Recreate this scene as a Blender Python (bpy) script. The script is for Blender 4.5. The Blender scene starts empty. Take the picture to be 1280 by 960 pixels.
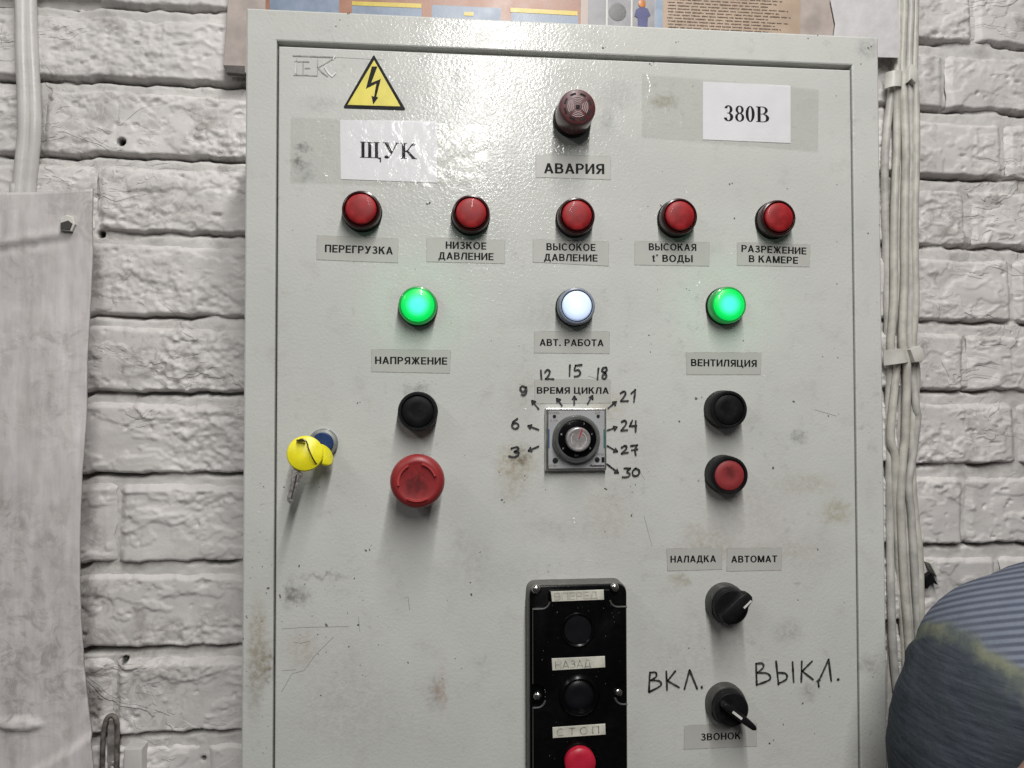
import bpy, bmesh, math, random
import numpy as np
from mathutils import Vector, Matrix
random.seed(7)
R_ = math.radians
scene = bpy.context.scene
COL = scene.collection

# ------------------------------------------------------------------ camera
F_PX = 950.0; DIST = 0.58; WALL = 0.14
YAW, PITCH, ROLL = 0.09492, 0.02378, -0.00152
_f = Vector((math.sin(YAW)*math.cos(PITCH), math.cos(YAW)*math.cos(PITCH), math.sin(PITCH)))
_r = Vector((math.cos(YAW), -math.sin(YAW), 0)); _u = _r.cross(_f)
CR = math.cos(ROLL)*_r + math.sin(ROLL)*_u
CU = -math.sin(ROLL)*_r + math.cos(ROLL)*_u
cam_d = bpy.data.cameras.new('camera'); cam = bpy.data.objects.new('camera', cam_d); COL.objects.link(cam)
cam_d.sensor_width = 36.0; cam_d.lens = 36.0*F_PX/1280.0; cam_d.clip_start = 0.01; cam_d.clip_end = 50
m = Matrix((CR, CU, -_f)).transposed().to_4x4(); m.translation = Vector((0, -DIST, 0)); cam.matrix_world = m
scene.camera = cam

# ------------------------------------------------------------------ world, lamps of the room, exposure
w = bpy.data.worlds.new('World'); scene.world = w; w.use_nodes = True
bg = w.node_tree.nodes['Background']; bg.inputs[0].default_value = (0.93, 0.96, 1.0, 1); bg.inputs[1].default_value = 0.045

def area(name, loc, target, sx, sy, power, col=(1, 0.985, 0.955)):
    l = bpy.data.lights.new(name, 'AREA'); l.shape = 'RECTANGLE'; l.size = sx; l.size_y = sy; l.energy = power; l.color = col
    o = bpy.data.objects.new(name, l); COL.objects.link(o); o.location = loc
    d = (Vector(target)-Vector(loc)).normalized()
    y = Vector((0, 1, 0)); x = y.cross(-d).normalized(); y = (-d).cross(x)
    mm = Matrix((x, y, -d)).transposed().to_4x4(); mm.translation = Vector(loc); o.matrix_world = mm
    return o
# a fluorescent tube overhead, running away from the wall, and a second one further left
area('ceiling_tube', (0.15, -1.50, 1.00), (0.15, -1.50, -1), 0.06, 2.3, 48)
area('ceiling_tube', (-1.35, -1.25, 1.15), (-1.35+0.5, -1.25+0.3, 0), 0.10, 1.4, 7.5)
scene.view_settings.view_transform = 'Standard'; scene.view_settings.look = 'None'
scene.view_settings.exposure = -0.07; scene.view_settings.gamma = 1.0

# ------------------------------------------------------------------ helpers
def P(px, py, y=0.0):
    """photo pixel -> point of the plane at depth y"""
    d = (px-640)/F_PX*CR-(py-480)/F_PX*CU+_f
    t = (DIST+y)/d.y
    return Vector((d.x*t, y, d.z*t))

ORG = {}
def link(o, parent=None, origin=(0, 0, 0)):
    COL.objects.link(o); origin = Vector(origin); ORG[o.name] = origin
    if parent is not None:
        o.parent = parent; o.location = origin-ORG[parent.name]
    else:
        o.location = origin
    return o

def tag(o, label=None, cat=None, group=None, kind=None):
    if label: o['label'] = label
    if cat: o['category'] = cat
    if group: o['group'] = group
    if kind: o['kind'] = kind
    return o

def empty(name, origin, label, cat, group=None):
    o = bpy.data.objects.new(name, None); o.empty_display_size = 0.01
    link(o, None, origin); return tag(o, label, cat, group)

def mesh_obj(name, verts, faces, mat, parent=None, origin=None, smooth=True, mats=None, fm=None, ang=35):
    v = np.array([tuple(a) for a in verts], dtype=float)
    if origin is None: origin = tuple((v.min(0)+v.max(0))/2)
    v = v-np.array(origin)
    me = bpy.data.meshes.new(name); me.from_pydata(v.tolist(), [], faces)
    for mm in (mats or [mat]): me.materials.append(mm)
    if fm is not None: me.polygons.foreach_set('material_index', fm)
    me.validate(); me.update()
    if smooth:
        me.polygons.foreach_set('use_smooth', [True]*len(me.polygons)); me.set_sharp_from_angle(angle=R_(ang))
    return link(bpy.data.objects.new(name, me), parent, origin)

class MB:
    def __init__(s): s.v = []; s.f = []; s.m = []; s.mi = 0
    def add(s, v, f):
        n = len(s.v); s.v += [tuple(a) for a in v]; s.f += [tuple(i+n for i in q) for q in f]; s.m += [s.mi]*len(f)
    def lathe(s, c, prof, n=40, cap=True, rx=1, rz=1):
        """profile of (radius, height out of the door) about the -y axis"""
        v = []; f = []
        for (r, h) in prof:
            for k in range(n):
                a = 2*math.pi*k/n
                v.append((c[0]+r*rx*math.cos(a), c[1]-h, c[2]+r*rz*math.sin(a)))
        for i in range(len(prof)-1):
            for k in range(n):
                a, b = i*n+k, i*n+(k+1) % n
                f.append((a, b, b+n, a+n))
        if cap:
            f.append(tuple(range((len(prof)-1)*n, len(prof)*n)))
        s.add(v, f)
    def prism(s, pts, y0, y1, bev=0.0):
        """closed outline in (x, z), from depth y0 to y1 (nearer); optional bevel"""
        n = len(pts)
        cx = sum(p[0] for p in pts)/n; cz = sum(p[1] for p in pts)/n
        area_ = sum(pts[i][0]*pts[(i+1) % n][1]-pts[(i+1) % n][0]*pts[i][1] for i in range(n))
        if area_ < 0: pts = pts[::-1]
        layers = [(pts, y0)]
        if bev:
            layers += [(pts, y1+bev), (inset(pts, bev*0.35), y1+bev*0.3), (inset(pts, bev), y1)]
        else: layers += [(pts, y1)]
        v = []; f = []
        for L, y in layers: v += [(p[0], y, p[1]) for p in L]
        for i in range(len(layers)-1):
            for k in range(n):
                a, b = i*n+k, i*n+(k+1) % n
                f.append((a, b, b+n, a+n))
        f.append(tuple(range((len(layers)-1)*n, len(layers)*n)))
        f.append(tuple(range(n))[::-1])
        s.add(v, f)
    def tube(s, pts, rad, n=12, closed=False, flat=1.0):
        P3 = [Vector(p) for p in pts]; N = len(P3); v = []; f = []
        up = Vector((0, -1, 0))
        for i, p in enumerate(P3):
            a = P3[(i-1) % N] if (i > 0 or closed) else p
            b = P3[(i+1) % N] if (i < N-1 or closed) else p
            t = (b-a).normalized(); x = t.cross(up)
            if x.length < 1e-4: x = t.cross(Vector((0, 0, 1)))
            x.normalize(); z = x.cross(t)
            r = rad[i] if isinstance(rad, (list, tuple)) else rad
            for k in range(n):
                an = 2*math.pi*k/n
                v.append(p+x*(math.cos(an)*r)+z*(math.sin(an)*r*flat))
        for i in range(N if closed else N-1):
            j = (i+1) % N
            for k in range(n):
                f.append((i*n+k, i*n+(k+1) % n, j*n+(k+1) % n, j*n+k))
        if not closed:
            f.append(tuple(range(n))[::-1]); f.append(tuple(range((N-1)*n, N*n)))
        s.add(v, f)
    def ribbon(s, pts, w, y):
        """flat pen stroke in the (x, z) plane with rounded ends"""
        q = [Vector((p[0], p[1])) for p in pts]
        v = []; f = []; N = len(q)
        for i, p in enumerate(q):
            a = q[max(i-1, 0)]; b = q[min(i+1, N-1)]; t = (b-a)
            t = t.normalized() if t.length > 1e-9 else Vector((1, 0)); nn = Vector((-t.y, t.x))
            ww = (w[i] if isinstance(w, (list, tuple)) else w)/2
            v += [(p.x+nn.x*ww, y, p.y+nn.y*ww), (p.x-nn.x*ww, y, p.y-nn.y*ww)]
        for i in range(N-1): f.append((2*i, 2*i+1, 2*i+3, 2*i+2))
        s.add(v, f)
    def disc(s, c, r, y, n=14, rz=None, jit=0):
        rz = rz or r
        v = []
        for k in range(n):
            a = 2*math.pi*k/n; j = 1+random.uniform(-jit, jit)
            v.append((c[0]+r*j*math.cos(a), y, c[1]+rz*j*math.sin(a)))
        s.add(v, [tuple(range(n))])
    def obj(s, name, mat, parent=None, origin=None, smooth=True, mats=None, ang=35):
        return mesh_obj(name, s.v, s.f, mat, parent, origin, smooth, mats, s.m if mats else None, ang)

def inset(pts, d):
    n = len(pts); out = []
    for i in range(n):
        a, p, b = Vector(pts[i-1][:2]), Vector(pts[i][:2]), Vector(pts[(i+1) % n][:2])
        e1 = (p-a).normalized(); e2 = (b-p).normalized()
        n1 = Vector((-e1.y, e1.x)); n2 = Vector((-e2.y, e2.x)); k = n1+n2
        L = max(0.3, k.dot(n1)); out.append(tuple(p+k*(d/L)))
    return out

def rrect(x0, z0, x1, z1, r, n=5):
    o = []
    for cx, cz, a0 in ((x1-r, z1-r, 0), (x0+r, z1-r, 90), (x0+r, z0+r, 180), (x1-r, z0+r, 270)):
        for k in range(n+1):
            a = R_(a0+90*k/n); o.append((cx+r*math.cos(a), cz+r*math.sin(a)))
    return o

def spline(pts, sub=6):
    q = [Vector(p) for p in pts]; out = []
    for i in range(len(q)-1):
        p0 = q[max(i-1, 0)]; p1 = q[i]; p2 = q[i+1]; p3 = q[min(i+2, len(q)-1)]
        for k in range(sub):
            t = k/sub
            out.append(0.5*((2*p1)+(p2-p0)*t+(2*p0-5*p1+4*p2-p3)*t*t+(3*p1-p0-3*p2+p3)*t**3))
    out.append(q[-1]); return out

# ------------------------------------------------------------------ materials
def lin(r, g, b):
    f = lambda c: ((c/255+0.055)/1.055)**2.4 if c > 10 else c/255/12.92
    return (f(r), f(g), f(b), 1)

class NT:
    def __init__(s, name):
        s.m = bpy.data.materials.new(name); s.m.use_nodes = True; s.t = s.m.node_tree
        s.b = s.t.nodes['Principled BSDF']; s.out = s.t.nodes['Material Output']
        s.co = s.t.nodes.new('ShaderNodeTexCoord').outputs['Object']
    def n(s, typ, **kw):
        x = s.t.nodes.new(typ)
        for k, v in kw.items(): setattr(x, k, v)
        return x
    def set(s, sock, val):
        if isinstance(val, bpy.types.NodeSocket): s.t.links.new(val, sock)
        elif val is not None: sock.default_value = val
    def noise(s, scale, detail=4, rough=0.55, dist=0.0, vec=None):
        x = s.n('ShaderNodeTexNoise'); s.set(x.inputs['Vector'], vec or s.co)
        x.inputs['Scale'].default_value = scale; x.inputs['Detail'].default_value = detail
        x.inputs['Roughness'].default_value = rough; x.inputs['Distortion'].default_value = dist
        return x
    def ramp(s, fac, lo, hi, a=0.0, b=1.0, smooth=True):
        x = s.n('ShaderNodeMapRange'); x.interpolation_type = 'SMOOTHSTEP' if smooth else 'LINEAR'
        s.set(x.inputs[0], fac)
        for i, v in zip((1, 2, 3, 4), (lo, hi, a, b)): s.set(x.inputs[i], v)
        return x.outputs[0]
    def math(s, op, a, b=None):
        x = s.n('ShaderNodeMath', operation=op); s.set(x.inputs[0], a)
        if b is not None: s.set(x.inputs[1], b)
        return x.outputs[0]
    def vmath(s, op, a, b=None):
        x = s.n('ShaderNodeVectorMath', operation=op); s.set(x.inputs[0], a)
        if b is not None: s.set(x.inputs[1], b)
        return x.outputs['Value'] if op in ('LENGTH', 'DISTANCE', 'DOT_PRODUCT') else x.outputs[0]
    def mix(s, fac, a, b, mode='MIX'):
        x = s.n('ShaderNodeMix', data_type='RGBA', blend_type=mode); s.set(x.inputs[0], fac); s.set(x.inputs[6], a); s.set(x.inputs[7], b)
        return x.outputs[2]
    def bump(s, h, strength, dist, prev=None):
        x = s.n('ShaderNodeBump'); x.inputs['Strength'].default_value = strength; x.inputs['Distance'].default_value = dist
        s.set(x.inputs['Height'], h)
        if prev is not None: s.set(x.inputs['Normal'], prev)
        return x.outputs[0]
    def fin(s, col=None, rough=None, normal=None, metal=None, spec=None):
        s.set(s.b.inputs['Base Color'], col); s.set(s.b.inputs['Roughness'], rough)
        s.set(s.b.inputs['Normal'], normal); s.set(s.b.inputs['Metallic'], metal); s.set(s.b.inputs['Specular IOR Level'], spec)
        return s.m

def c4(c, k=1.0): return (c[0]*k, c[1]*k, c[2]*k, 1)

def simple(name, col, rough=0.4, metal=0.0, var=0.12, vs=60, bs=500, bd=0.00008, dust=0.0, spec=0.5, coat=0.0, trans=0.0):
    t = NT(name); n1 = t.noise(vs, 4).outputs['Fac']; n2 = t.noise(bs, 3).outputs['Fac']
    c = t.mix(t.ramp(n1, 0.3, 0.7), c4(col, 1-var), c4(col, 1+var))
    if dust:
        d = t.ramp(t.noise(vs*2.2, 6, 0.7).outputs['Fac'], 0.5, 0.75, 0, dust)
        c = t.mix(d, c, (0.42, 0.40, 0.37, 1))
    r = t.ramp(n1, 0.3, 0.7, rough*0.85, min(1, rough*1.15))
    t.b.inputs['Coat Weight'].default_value = coat; t.b.inputs['Transmission Weight'].default_value = trans
    return t.fin(c, r, t.bump(n2, 0.6, bd), metal, spec)

PANEL = (0.540, 0.546, 0.520)
def panel_material(name, stains=(), org=(0, 0, 0)):
    t = NT(name); co = t.co
    big = t.noise(9, 4, 0.6).outputs['Fac']; mid = t.noise(45, 5, 0.65).outputs['Fac']
    c = t.mix(t.ramp(big, 0.3, 0.7), c4(PANEL, 0.955), c4(PANEL, 1.03))
    c = t.mix(t.ramp(mid, 0.52, 0.76, 0, 0.24), c, (0.30, 0.285, 0.25, 1))
    m2 = t.math('MULTIPLY', t.ramp(t.noise(24, 6, 0.7, 0.8).outputs['Fac'], 0.52, 0.66), t.ramp(t.noise(130, 5, 0.7).outputs['Fac'], 0.5, 0.7, 0, 0.32))
    c = t.mix(m2, c, (0.20, 0.19, 0.17, 1))
    fine = t.ramp(t.noise(420, 3, 0.6).outputs['Fac'], 0.68, 0.76, 0, 0.35)
    c = t.mix(fine, c, (0.22, 0.20, 0.18, 1))
    nz = t.noise(160, 4, 0.6).outputs['Color']
    d = t.vmath('SUBTRACT', nz, (0.5, 0.5, 0.5)); d = t.vmath('MULTIPLY', d, (0.016, 0.0, 0.016))
    pos = t.vmath('ADD', co, d); brk = t.ramp(t.noise(210, 4, 0.65).outputs['Fac'], 0.33, 0.66, 0.25, 1.0)
    for (px, py, rx, ry, st, col) in stains:
        p = P(px, py)-Vector(org); k = 0.00061
        q = t.vmath('SUBTRACT', pos, (p.x, 0, p.z)); q = t.vmath('MULTIPLY', q, (1/(rx*k), 0, 1/(ry*k)))
        m_ = t.ramp(t.vmath('LENGTH', q), 1.25, 0.15, 0, min(0.9, st*1.7)); m_ = t.math('MULTIPLY', m_, brk)
        c = t.mix(m_, c, col+(1,))
    peel = t.noise(430, 2, 0.5, 0.4).outputs['Fac']; wav = t.noise(14, 2).outputs['Fac']
    nb = t.bump(wav, 0.35, 0.0022); nb = t.bump(peel, 1.0, 0.00018, nb)
    r = t.ramp(mid, 0.35, 0.75, 0.13, 0.26)
    return t.fin(c, r, nb, 0.0, 0.42)

def wall_paint(name, base=(0.665, 0.64, 0.625), dirt=0.45, spots=(), bumpk=1.0, warm=(0.30, 0.27, 0.24), flake=1.0, grime_and_shade=()):
    t = NT(name)
    g = t.n('ShaderNodeNewGeometry').outputs['Position']
    a = t.noise(12, 5, 0.6, vec=g).outputs['Fac']; b = t.noise(70, 6, 0.7, vec=g).outputs['Fac']; b2 = t.noise(230, 5, 0.7, 0.6, vec=g).outputs['Fac']
    c = t.mix(t.ramp(a, 0.3, 0.7), c4(base, 0.92), c4(base, 1.05))
    mask = t.math('MULTIPLY', t.ramp(a, 0.48, 0.68), t.ramp(b, 0.50, 0.68, 0, dirt))
    c = t.mix(mask, c, warm+(1,))
    c = t.mix(t.ramp(b2, 0.64, 0.74, 0, 0.45), c, (0.30, 0.28, 0.26, 1))
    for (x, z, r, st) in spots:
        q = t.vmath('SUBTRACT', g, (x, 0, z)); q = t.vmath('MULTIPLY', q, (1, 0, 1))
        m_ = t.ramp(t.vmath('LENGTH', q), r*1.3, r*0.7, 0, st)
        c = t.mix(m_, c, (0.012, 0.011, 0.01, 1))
    wv = t.noise(34, 4, 0.55, 1.2, vec=g).outputs['Fac']
    fl = t.noise(15, 3.5, 0.5, 0.9, vec=t.vmath('MULTIPLY', g, (1, 1, 1.7))).outputs['Fac']; fl2 = t.noise(40, 4, 0.5, 0.6, vec=t.vmath('MULTIPLY', g, (1, 1, 1.5))).outputs['Fac']
    flk = t.math('ADD', t.ramp(fl, 0.52, 0.535), t.math('ADD', t.ramp(fl, 0.60, 0.61, 0, 0.7), t.ramp(fl2, 0.60, 0.62, 0, 0.5)))
    edge = t.math('MULTIPLY', t.ramp(t.math('ABSOLUTE', t.math('SUBTRACT', fl, 0.602)), 0.006, 0.001), t.ramp(b, 0.52, 0.64, 0, 0.6))
    c = t.mix(t.math('MULTIPLY', edge, 0.5*flake), c, (0.24, 0.22, 0.20, 1))
    gr = t.math('MULTIPLY', t.ramp(t.noise(7, 4, 0.6, vec=g).outputs['Fac'], 0.46, 0.62), t.ramp(t.noise(60, 6, 0.75, 0.8, vec=g).outputs['Fac'], 0.44, 0.64, 0, 0.55))
    c = t.mix(gr, c, (0.27, 0.245, 0.23, 1))
    for (x, z, rx, rz, st) in grime_and_shade:
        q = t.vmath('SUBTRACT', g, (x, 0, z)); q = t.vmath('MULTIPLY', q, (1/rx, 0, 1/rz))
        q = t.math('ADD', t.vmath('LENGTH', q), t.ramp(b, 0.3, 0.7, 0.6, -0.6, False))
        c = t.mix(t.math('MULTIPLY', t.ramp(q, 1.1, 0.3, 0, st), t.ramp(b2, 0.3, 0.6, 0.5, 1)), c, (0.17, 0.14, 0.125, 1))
    pore = t.ramp(t.noise(380, 3, 0.6, 0.3, vec=g).outputs['Fac'], 0.40, 0.30, 0, 1)
    flm = t.math('MULTIPLY', flk, t.ramp(t.noise(6, 2, vec=g).outputs['Fac'], 0.50, 0.62))
    nb = t.bump(flm, 0.8*flake, 0.0009); nb = t.bump(pore, -0.6*bumpk, 0.0006, nb)
    nb = t.bump(wv, 0.18*bumpk, 0.003, nb); nb = t.bump(b, 0.40*bumpk, 0.0012, nb); nb = t.bump(b2, 0.55*bumpk, 0.00045, nb)
    return t.fin(c, t.ramp(b, 0.3, 0.7, 0.42, 0.62), nb, 0, 0.4)

M = {}
M['black'] = simple('black_plastic', (0.006, 0.006, 0.007), 0.5, dust=0.015, vs=90, spec=0.18)
M['gloss_black'] = simple('glossy_black_bakelite', (0.0018, 0.0018, 0.002), 0.25, var=0.2, dust=0.005, vs=140, bd=0.00002, spec=0.22)
M['dkgrey'] = simple('dark_grey_plastic', (0.05, 0.05, 0.047), 0.5, dust=0.10)
M['grey'] = simple('grey_bakelite_edge', (0.10, 0.097, 0.09), 0.6, dust=0.2)
M['hole'] = simple('black_hole', (0.004, 0.004, 0.004), 0.8)
M['redcap'] = simple('red_plastic_cap', (0.30, 0.016, 0.018), 0.45, dust=0.03, bd=0.00003)
M['redlens'] = simple('red_lens', (0.28, 0.008, 0.011), 0.5, var=0.22, vs=120, bd=0.00002, spec=0.4, coat=0.05)
M['redring'] = simple('dark_red_bezel', (0.030, 0.005, 0.005), 0.28, bd=0.00003)
M['whitering'] = simple('clear_grey_bezel', (0.20, 0.22, 0.27), 0.35, bd=0.00003)
M['estop'] = simple('red_mushroom_plastic', (0.27, 0.018, 0.020), 0.40, var=0.14, vs=80, dust=0.03, bd=0.00003)
M['smudge'] = simple('grimy_red_plastic', (0.12, 0.012, 0.013), 0.5)
M['siren'] = simple('brown_red_plastic', (0.080, 0.018, 0.020), 0.45, dust=0.06, vs=200)
M['sirenbody'] = simple('dark_red_translucent', (0.075, 0.006, 0.008), 0.28, coat=0.4, bd=0.00003)
M['pale'] = simple('pale_grille', (0.34, 0.25, 0.25), 0.5)
M['silver'] = simple('silver_metal', (0.55, 0.54, 0.52), 0.33, 0.9, vs=200)
M['steel'] = simple('steel_screw', (0.50, 0.49, 0.47), 0.24, 1.0, vs=300)
M['oldsteel'] = simple('worn_steel', (0.42, 0.40, 0.38), 0.35, 0.55, var=0.4, vs=500, bd=0.0003)
M['lockring'] = simple('dull_zinc', (0.30, 0.31, 0.30), 0.4, 0.6, vs=200)
M['blue'] = simple('blue_plastic', (0.012, 0.035, 0.13), 0.35)
M['yellowkey'] = simple('yellow_plastic', (0.80, 0.72, 0.015), 0.38, var=0.07, dust=0.06, vs=150)
M['white'] = simple('white_mark', (0.62, 0.61, 0.58), 0.5)
M['paper'] = simple('white_paper', (0.74, 0.73, 0.76), 0.45, var=0.03, vs=30)
M['ink'] = simple('black_ink', (0.006, 0.006, 0.007), 0.6, spec=0.2)
def marker():
    t = NT('black_marker'); k = t.ramp(t.noise(650, 4, 0.7).outputs['Fac'], 0.55, 0.75, 0, 0.75); k2 = t.ramp(t.noise(90, 3).outputs['Fac'], 0.4, 0.7, 0, 0.12)
    return t.fin(t.mix(t.math('MAXIMUM', k, k2), (0.014, 0.014, 0.016, 1), (0.30, 0.30, 0.29, 1)), 0.5)
M['marker'] = marker()
M['pencil'] = simple('faded_ink', (0.25, 0.24, 0.21), 0.7, var=0.85, vs=260)
M['ghostink'] = simple('nearly_gone_ink', (0.40, 0.38, 0.33), 0.7, var=0.25, vs=260)
M['label'] = simple('grey_label_film', (0.435, 0.432, 0.405), 0.36, var=0.04, vs=25, bs=300, bd=0.00006)
M['labeledge'] = simple('label_edge', (0.16, 0.155, 0.14), 0.6, var=0.4, vs=200)
M['plate'] = simple('yellowed_plate', (0.52, 0.51, 0.44), 0.5, var=0.18, vs=110, dust=0.25)
M['yellowsign'] = simple('yellow_sign', (0.66, 0.57, 0.075), 0.35, var=0.10, vs=60)
M['timerface'] = simple('timer_grey_face', (0.36, 0.36, 0.37), 0.35, var=0.05)
M['cable'] = simple('painted_white_cable', (0.53, 0.515, 0.465), 0.45, var=0.18, vs=60, bs=160, bd=0.0004, dust=0.3)
M['cable2'] = simple('painted_grey_cable', (0.49, 0.48, 0.45), 0.45, var=0.2, vs=60, bs=160, bd=0.0004, dust=0.4)
M['clip'] = simple('painted_metal_strip', (0.60, 0.59, 0.55), 0.4, var=0.1, bs=150, bd=0.0004)
M['pipe'] = simple('painted_pipe', (0.60, 0.585, 0.57), 0.38, var=0.07, vs=40, bs=90, bd=0.0008, dust=0.08)
M['gasket'] = simple('dark_gasket', (0.03, 0.03, 0.027), 0.8)
M['teal'] = simple('teal_print', (0.03, 0.16, 0.15), 0.4)
M['bluep'] = simple('blue_print', (0.06, 0.12, 0.24), 0.4)
M['redp'] = simple('red_pointer', (0.45, 0.03, 0.04), 0.4)

def translucent_film(name, tint=(0.955, 0.955, 0.95), gl=0.0, rough=0.16):
    t = NT(name); tr = t.n('ShaderNodeBsdfTransparent'); tr.inputs[0].default_value = tint+(1,)
    g = t.n('ShaderNodeBsdfGlossy'); g.inputs['Roughness'].default_value = rough; g.inputs[0].default_value = (1, 1, 1, 1)
    nb = t.bump(t.noise(45, 3, 0.5, 1.5).outputs['Fac'], 0.8, 0.0012); nb = t.bump(t.noise(520, 2).outputs['Fac'], 0.7, 0.00012, nb)
    t.set(g.inputs['Normal'], nb)
    fr = t.n('ShaderNodeFresnel'); fr.inputs[0].default_value = 1.42
    mx = t.n('ShaderNodeMixShader'); t.set(mx.inputs[0], t.math('ADD', fr.outputs[0], gl*0.3)); t.set(mx.inputs[1], tr.outputs[0]); t.set(mx.inputs[2], g.outputs[0])
    t.set(t.out.inputs['Surface'], mx.outputs[0]); return t.m
M['tape'] = translucent_film('clear_tape')
def clear_plastic():
    t = NT('smoky_clear_plastic'); tr = t.n('ShaderNodeBsdfTransparent'); tr.inputs[0].default_value = (0.55, 0.55, 0.55, 1)
    g = t.n('ShaderNodeBsdfGlossy'); g.inputs['Roughness'].default_value = 0.15
    mx = t.n('ShaderNodeMixShader'); mx.inputs[0].default_value = 0.10; t.set(mx.inputs[1], tr.outputs[0]); t.set(mx.inputs[2], g.outputs[0])
    t.set(t.out.inputs['Surface'], mx.outputs[0]); return t.m
M['smoky'] = clear_plastic()

def lit_lens(name, core, rim, base, s_core, s_rim, r0, r1):
    """a lit LED lamp: hot spot of the LED behind a coloured diffuser"""
    t = NT(name)
    q = t.vmath('MULTIPLY', t.co, (1, 0, 1)); L = t.vmath('LENGTH', q)
    k = t.ramp(L, r0, r1)
    t.set(t.b.inputs['Emission Color'], t.mix(k, core+(1,), rim+(1,)))
    t.set(t.b.inputs['Emission Strength'], t.ramp(L, r0, r1, s_core, s_rim))
    t.b.inputs['Coat Weight'].default_value = 0.3
    return t.fin(base+(1,), 0.35, t.bump(t.noise(300, 2).outputs['Fac'], 0.3, 0.00003))
M['greenlens'] = lit_lens('lit_green_lens', (0.10, 0.95, 0.88), (0.0, 0.88, 0.12), (0.0, 0.18, 0.03), 0.95, 0.80, 0.0035, 0.0105)
M['greenring'] = lit_lens('green_bezel', (0.0, 0.5, 0.08), (0.0, 0.42, 0.07), (0.01, 0.16, 0.03), 0.22, 0.30, 0.001, 0.02)
M['whitelens'] = lit_lens('lit_white_lens', (0.55, 0.72, 1.0), (0.50, 0.66, 1.0), (0.55, 0.6, 0.7), 0.62, 0.50, 0.001, 0.012)

# ------------------------------------------------------------------ noise for relief
def vnoise(x, y, seed=0):
    xi = np.floor(x).astype(np.int64); yi = np.floor(y).astype(np.int64); xf = x-xi; yf = y-yi
    def h(a, b):
        n = (a*374761393+b*668265263+seed*1274126177) & 0xffffffff
        n = ((n ^ (n >> 13))*1274126177) & 0xffffffff
        return ((n ^ (n >> 16)) & 0xffff)/65535.0
    u = xf*xf*(3-2*xf); v = yf*yf*(3-2*yf)
    return (h(xi, yi)*(1-u)+h(xi+1, yi)*u)*(1-v)+(h(xi, yi+1)*(1-u)+h(xi+1, yi+1)*u)*v
def fbm(x, y, seed=0, o=4, g=0.5):
    s = 0; a = 1; t = 0
    for i in range(o):
        s = s+a*vnoise(x*2**i+17.3*i, y*2**i+9.1*i, seed+i); t += a; a *= g
    return s/t
def sstep(a, b, x):
    t = np.clip((x-a)/(b-a), 0, 1); return t*t*(3-2*t)
def ridge(x, y, seed): return 1-np.abs(2*fbm(x, y, seed, 3)-1)*2

# ================================================================== THE WALL
def wz(py, px=200): return P(px, py, WALL).z
def wx(px, py=480): return P(px, py, WALL).x
joints = [wz(12), wz(104), wz(197), wz(292), wz(395), wz(490), wz(591), wz(701), wz(806), wz(912)]
joints = [joints[0]+0.075*2, joints[0]+0.075]+joints+[joints[-1]-0.077, joints[-1]-0.154, joints[-1]-0.231]
X0, X1 = -0.66, 0.90
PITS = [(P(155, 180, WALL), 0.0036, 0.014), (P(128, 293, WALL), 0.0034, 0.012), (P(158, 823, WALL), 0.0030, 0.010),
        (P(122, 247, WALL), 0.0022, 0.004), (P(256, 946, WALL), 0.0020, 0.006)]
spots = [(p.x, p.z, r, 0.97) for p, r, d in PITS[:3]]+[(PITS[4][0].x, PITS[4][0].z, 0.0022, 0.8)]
GRIME_AND_SHADE = [(P(x_, y_, WALL).x, P(x_, y_, WALL).z, rx_*0.00076, ry_*0.00076, st_) for x_, y_, rx_, ry_, st_ in ((262, 150, 30, 28, .4), (175, 115, 20, 14, .3), (285, 200, 16, 30, .45), (118, 345, 14, 40, .6), (120, 880, 20, 34, .75), (178, 770, 12, 22, .45), (115, 620, 14, 70, .4), (112, 760, 16, 50, .5),  # wall grime; the tall spots beside the sheet paint in its shaded strip
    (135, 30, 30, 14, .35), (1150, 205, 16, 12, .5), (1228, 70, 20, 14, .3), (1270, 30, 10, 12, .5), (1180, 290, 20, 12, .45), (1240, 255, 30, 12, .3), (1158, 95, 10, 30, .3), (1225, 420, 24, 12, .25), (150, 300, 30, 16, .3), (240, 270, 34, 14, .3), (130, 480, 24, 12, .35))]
M['wallpaint'] = wall_paint('white_painted_brick', spots=spots, grime_and_shade=GRIME_AND_SHADE)
M['mortar'] = wall_paint('white_painted_mortar', base=(0.62, 0.60, 0.58), dirt=0.7, spots=spots, grime_and_shade=GRIME_AND_SHADE)
wall = empty('brick_wall', (0.1, WALL, -0.52), 'uneven brick wall under thick white paint behind the grey cabinet', 'wall')

def edge_cut(x, z):
    """slow wander of a joint line"""
    a = fbm(x*17, z*0+3.3, 11, 3)-0.5; b = fbm(x*75, z*0+1.3, 5, 4, 0.6)-0.5
    return a*0.009+np.sign(b)*np.abs(b*2)**1.3*0.0035

def pits(X, Z):
    d = 0
    for p, r, dep in PITS:
        q = np.sqrt((X-p.x)**2+((Z-p.z)*1.1)**2); d = d+dep*sstep(r*1.25, r*0.6, q)
    return d

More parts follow.
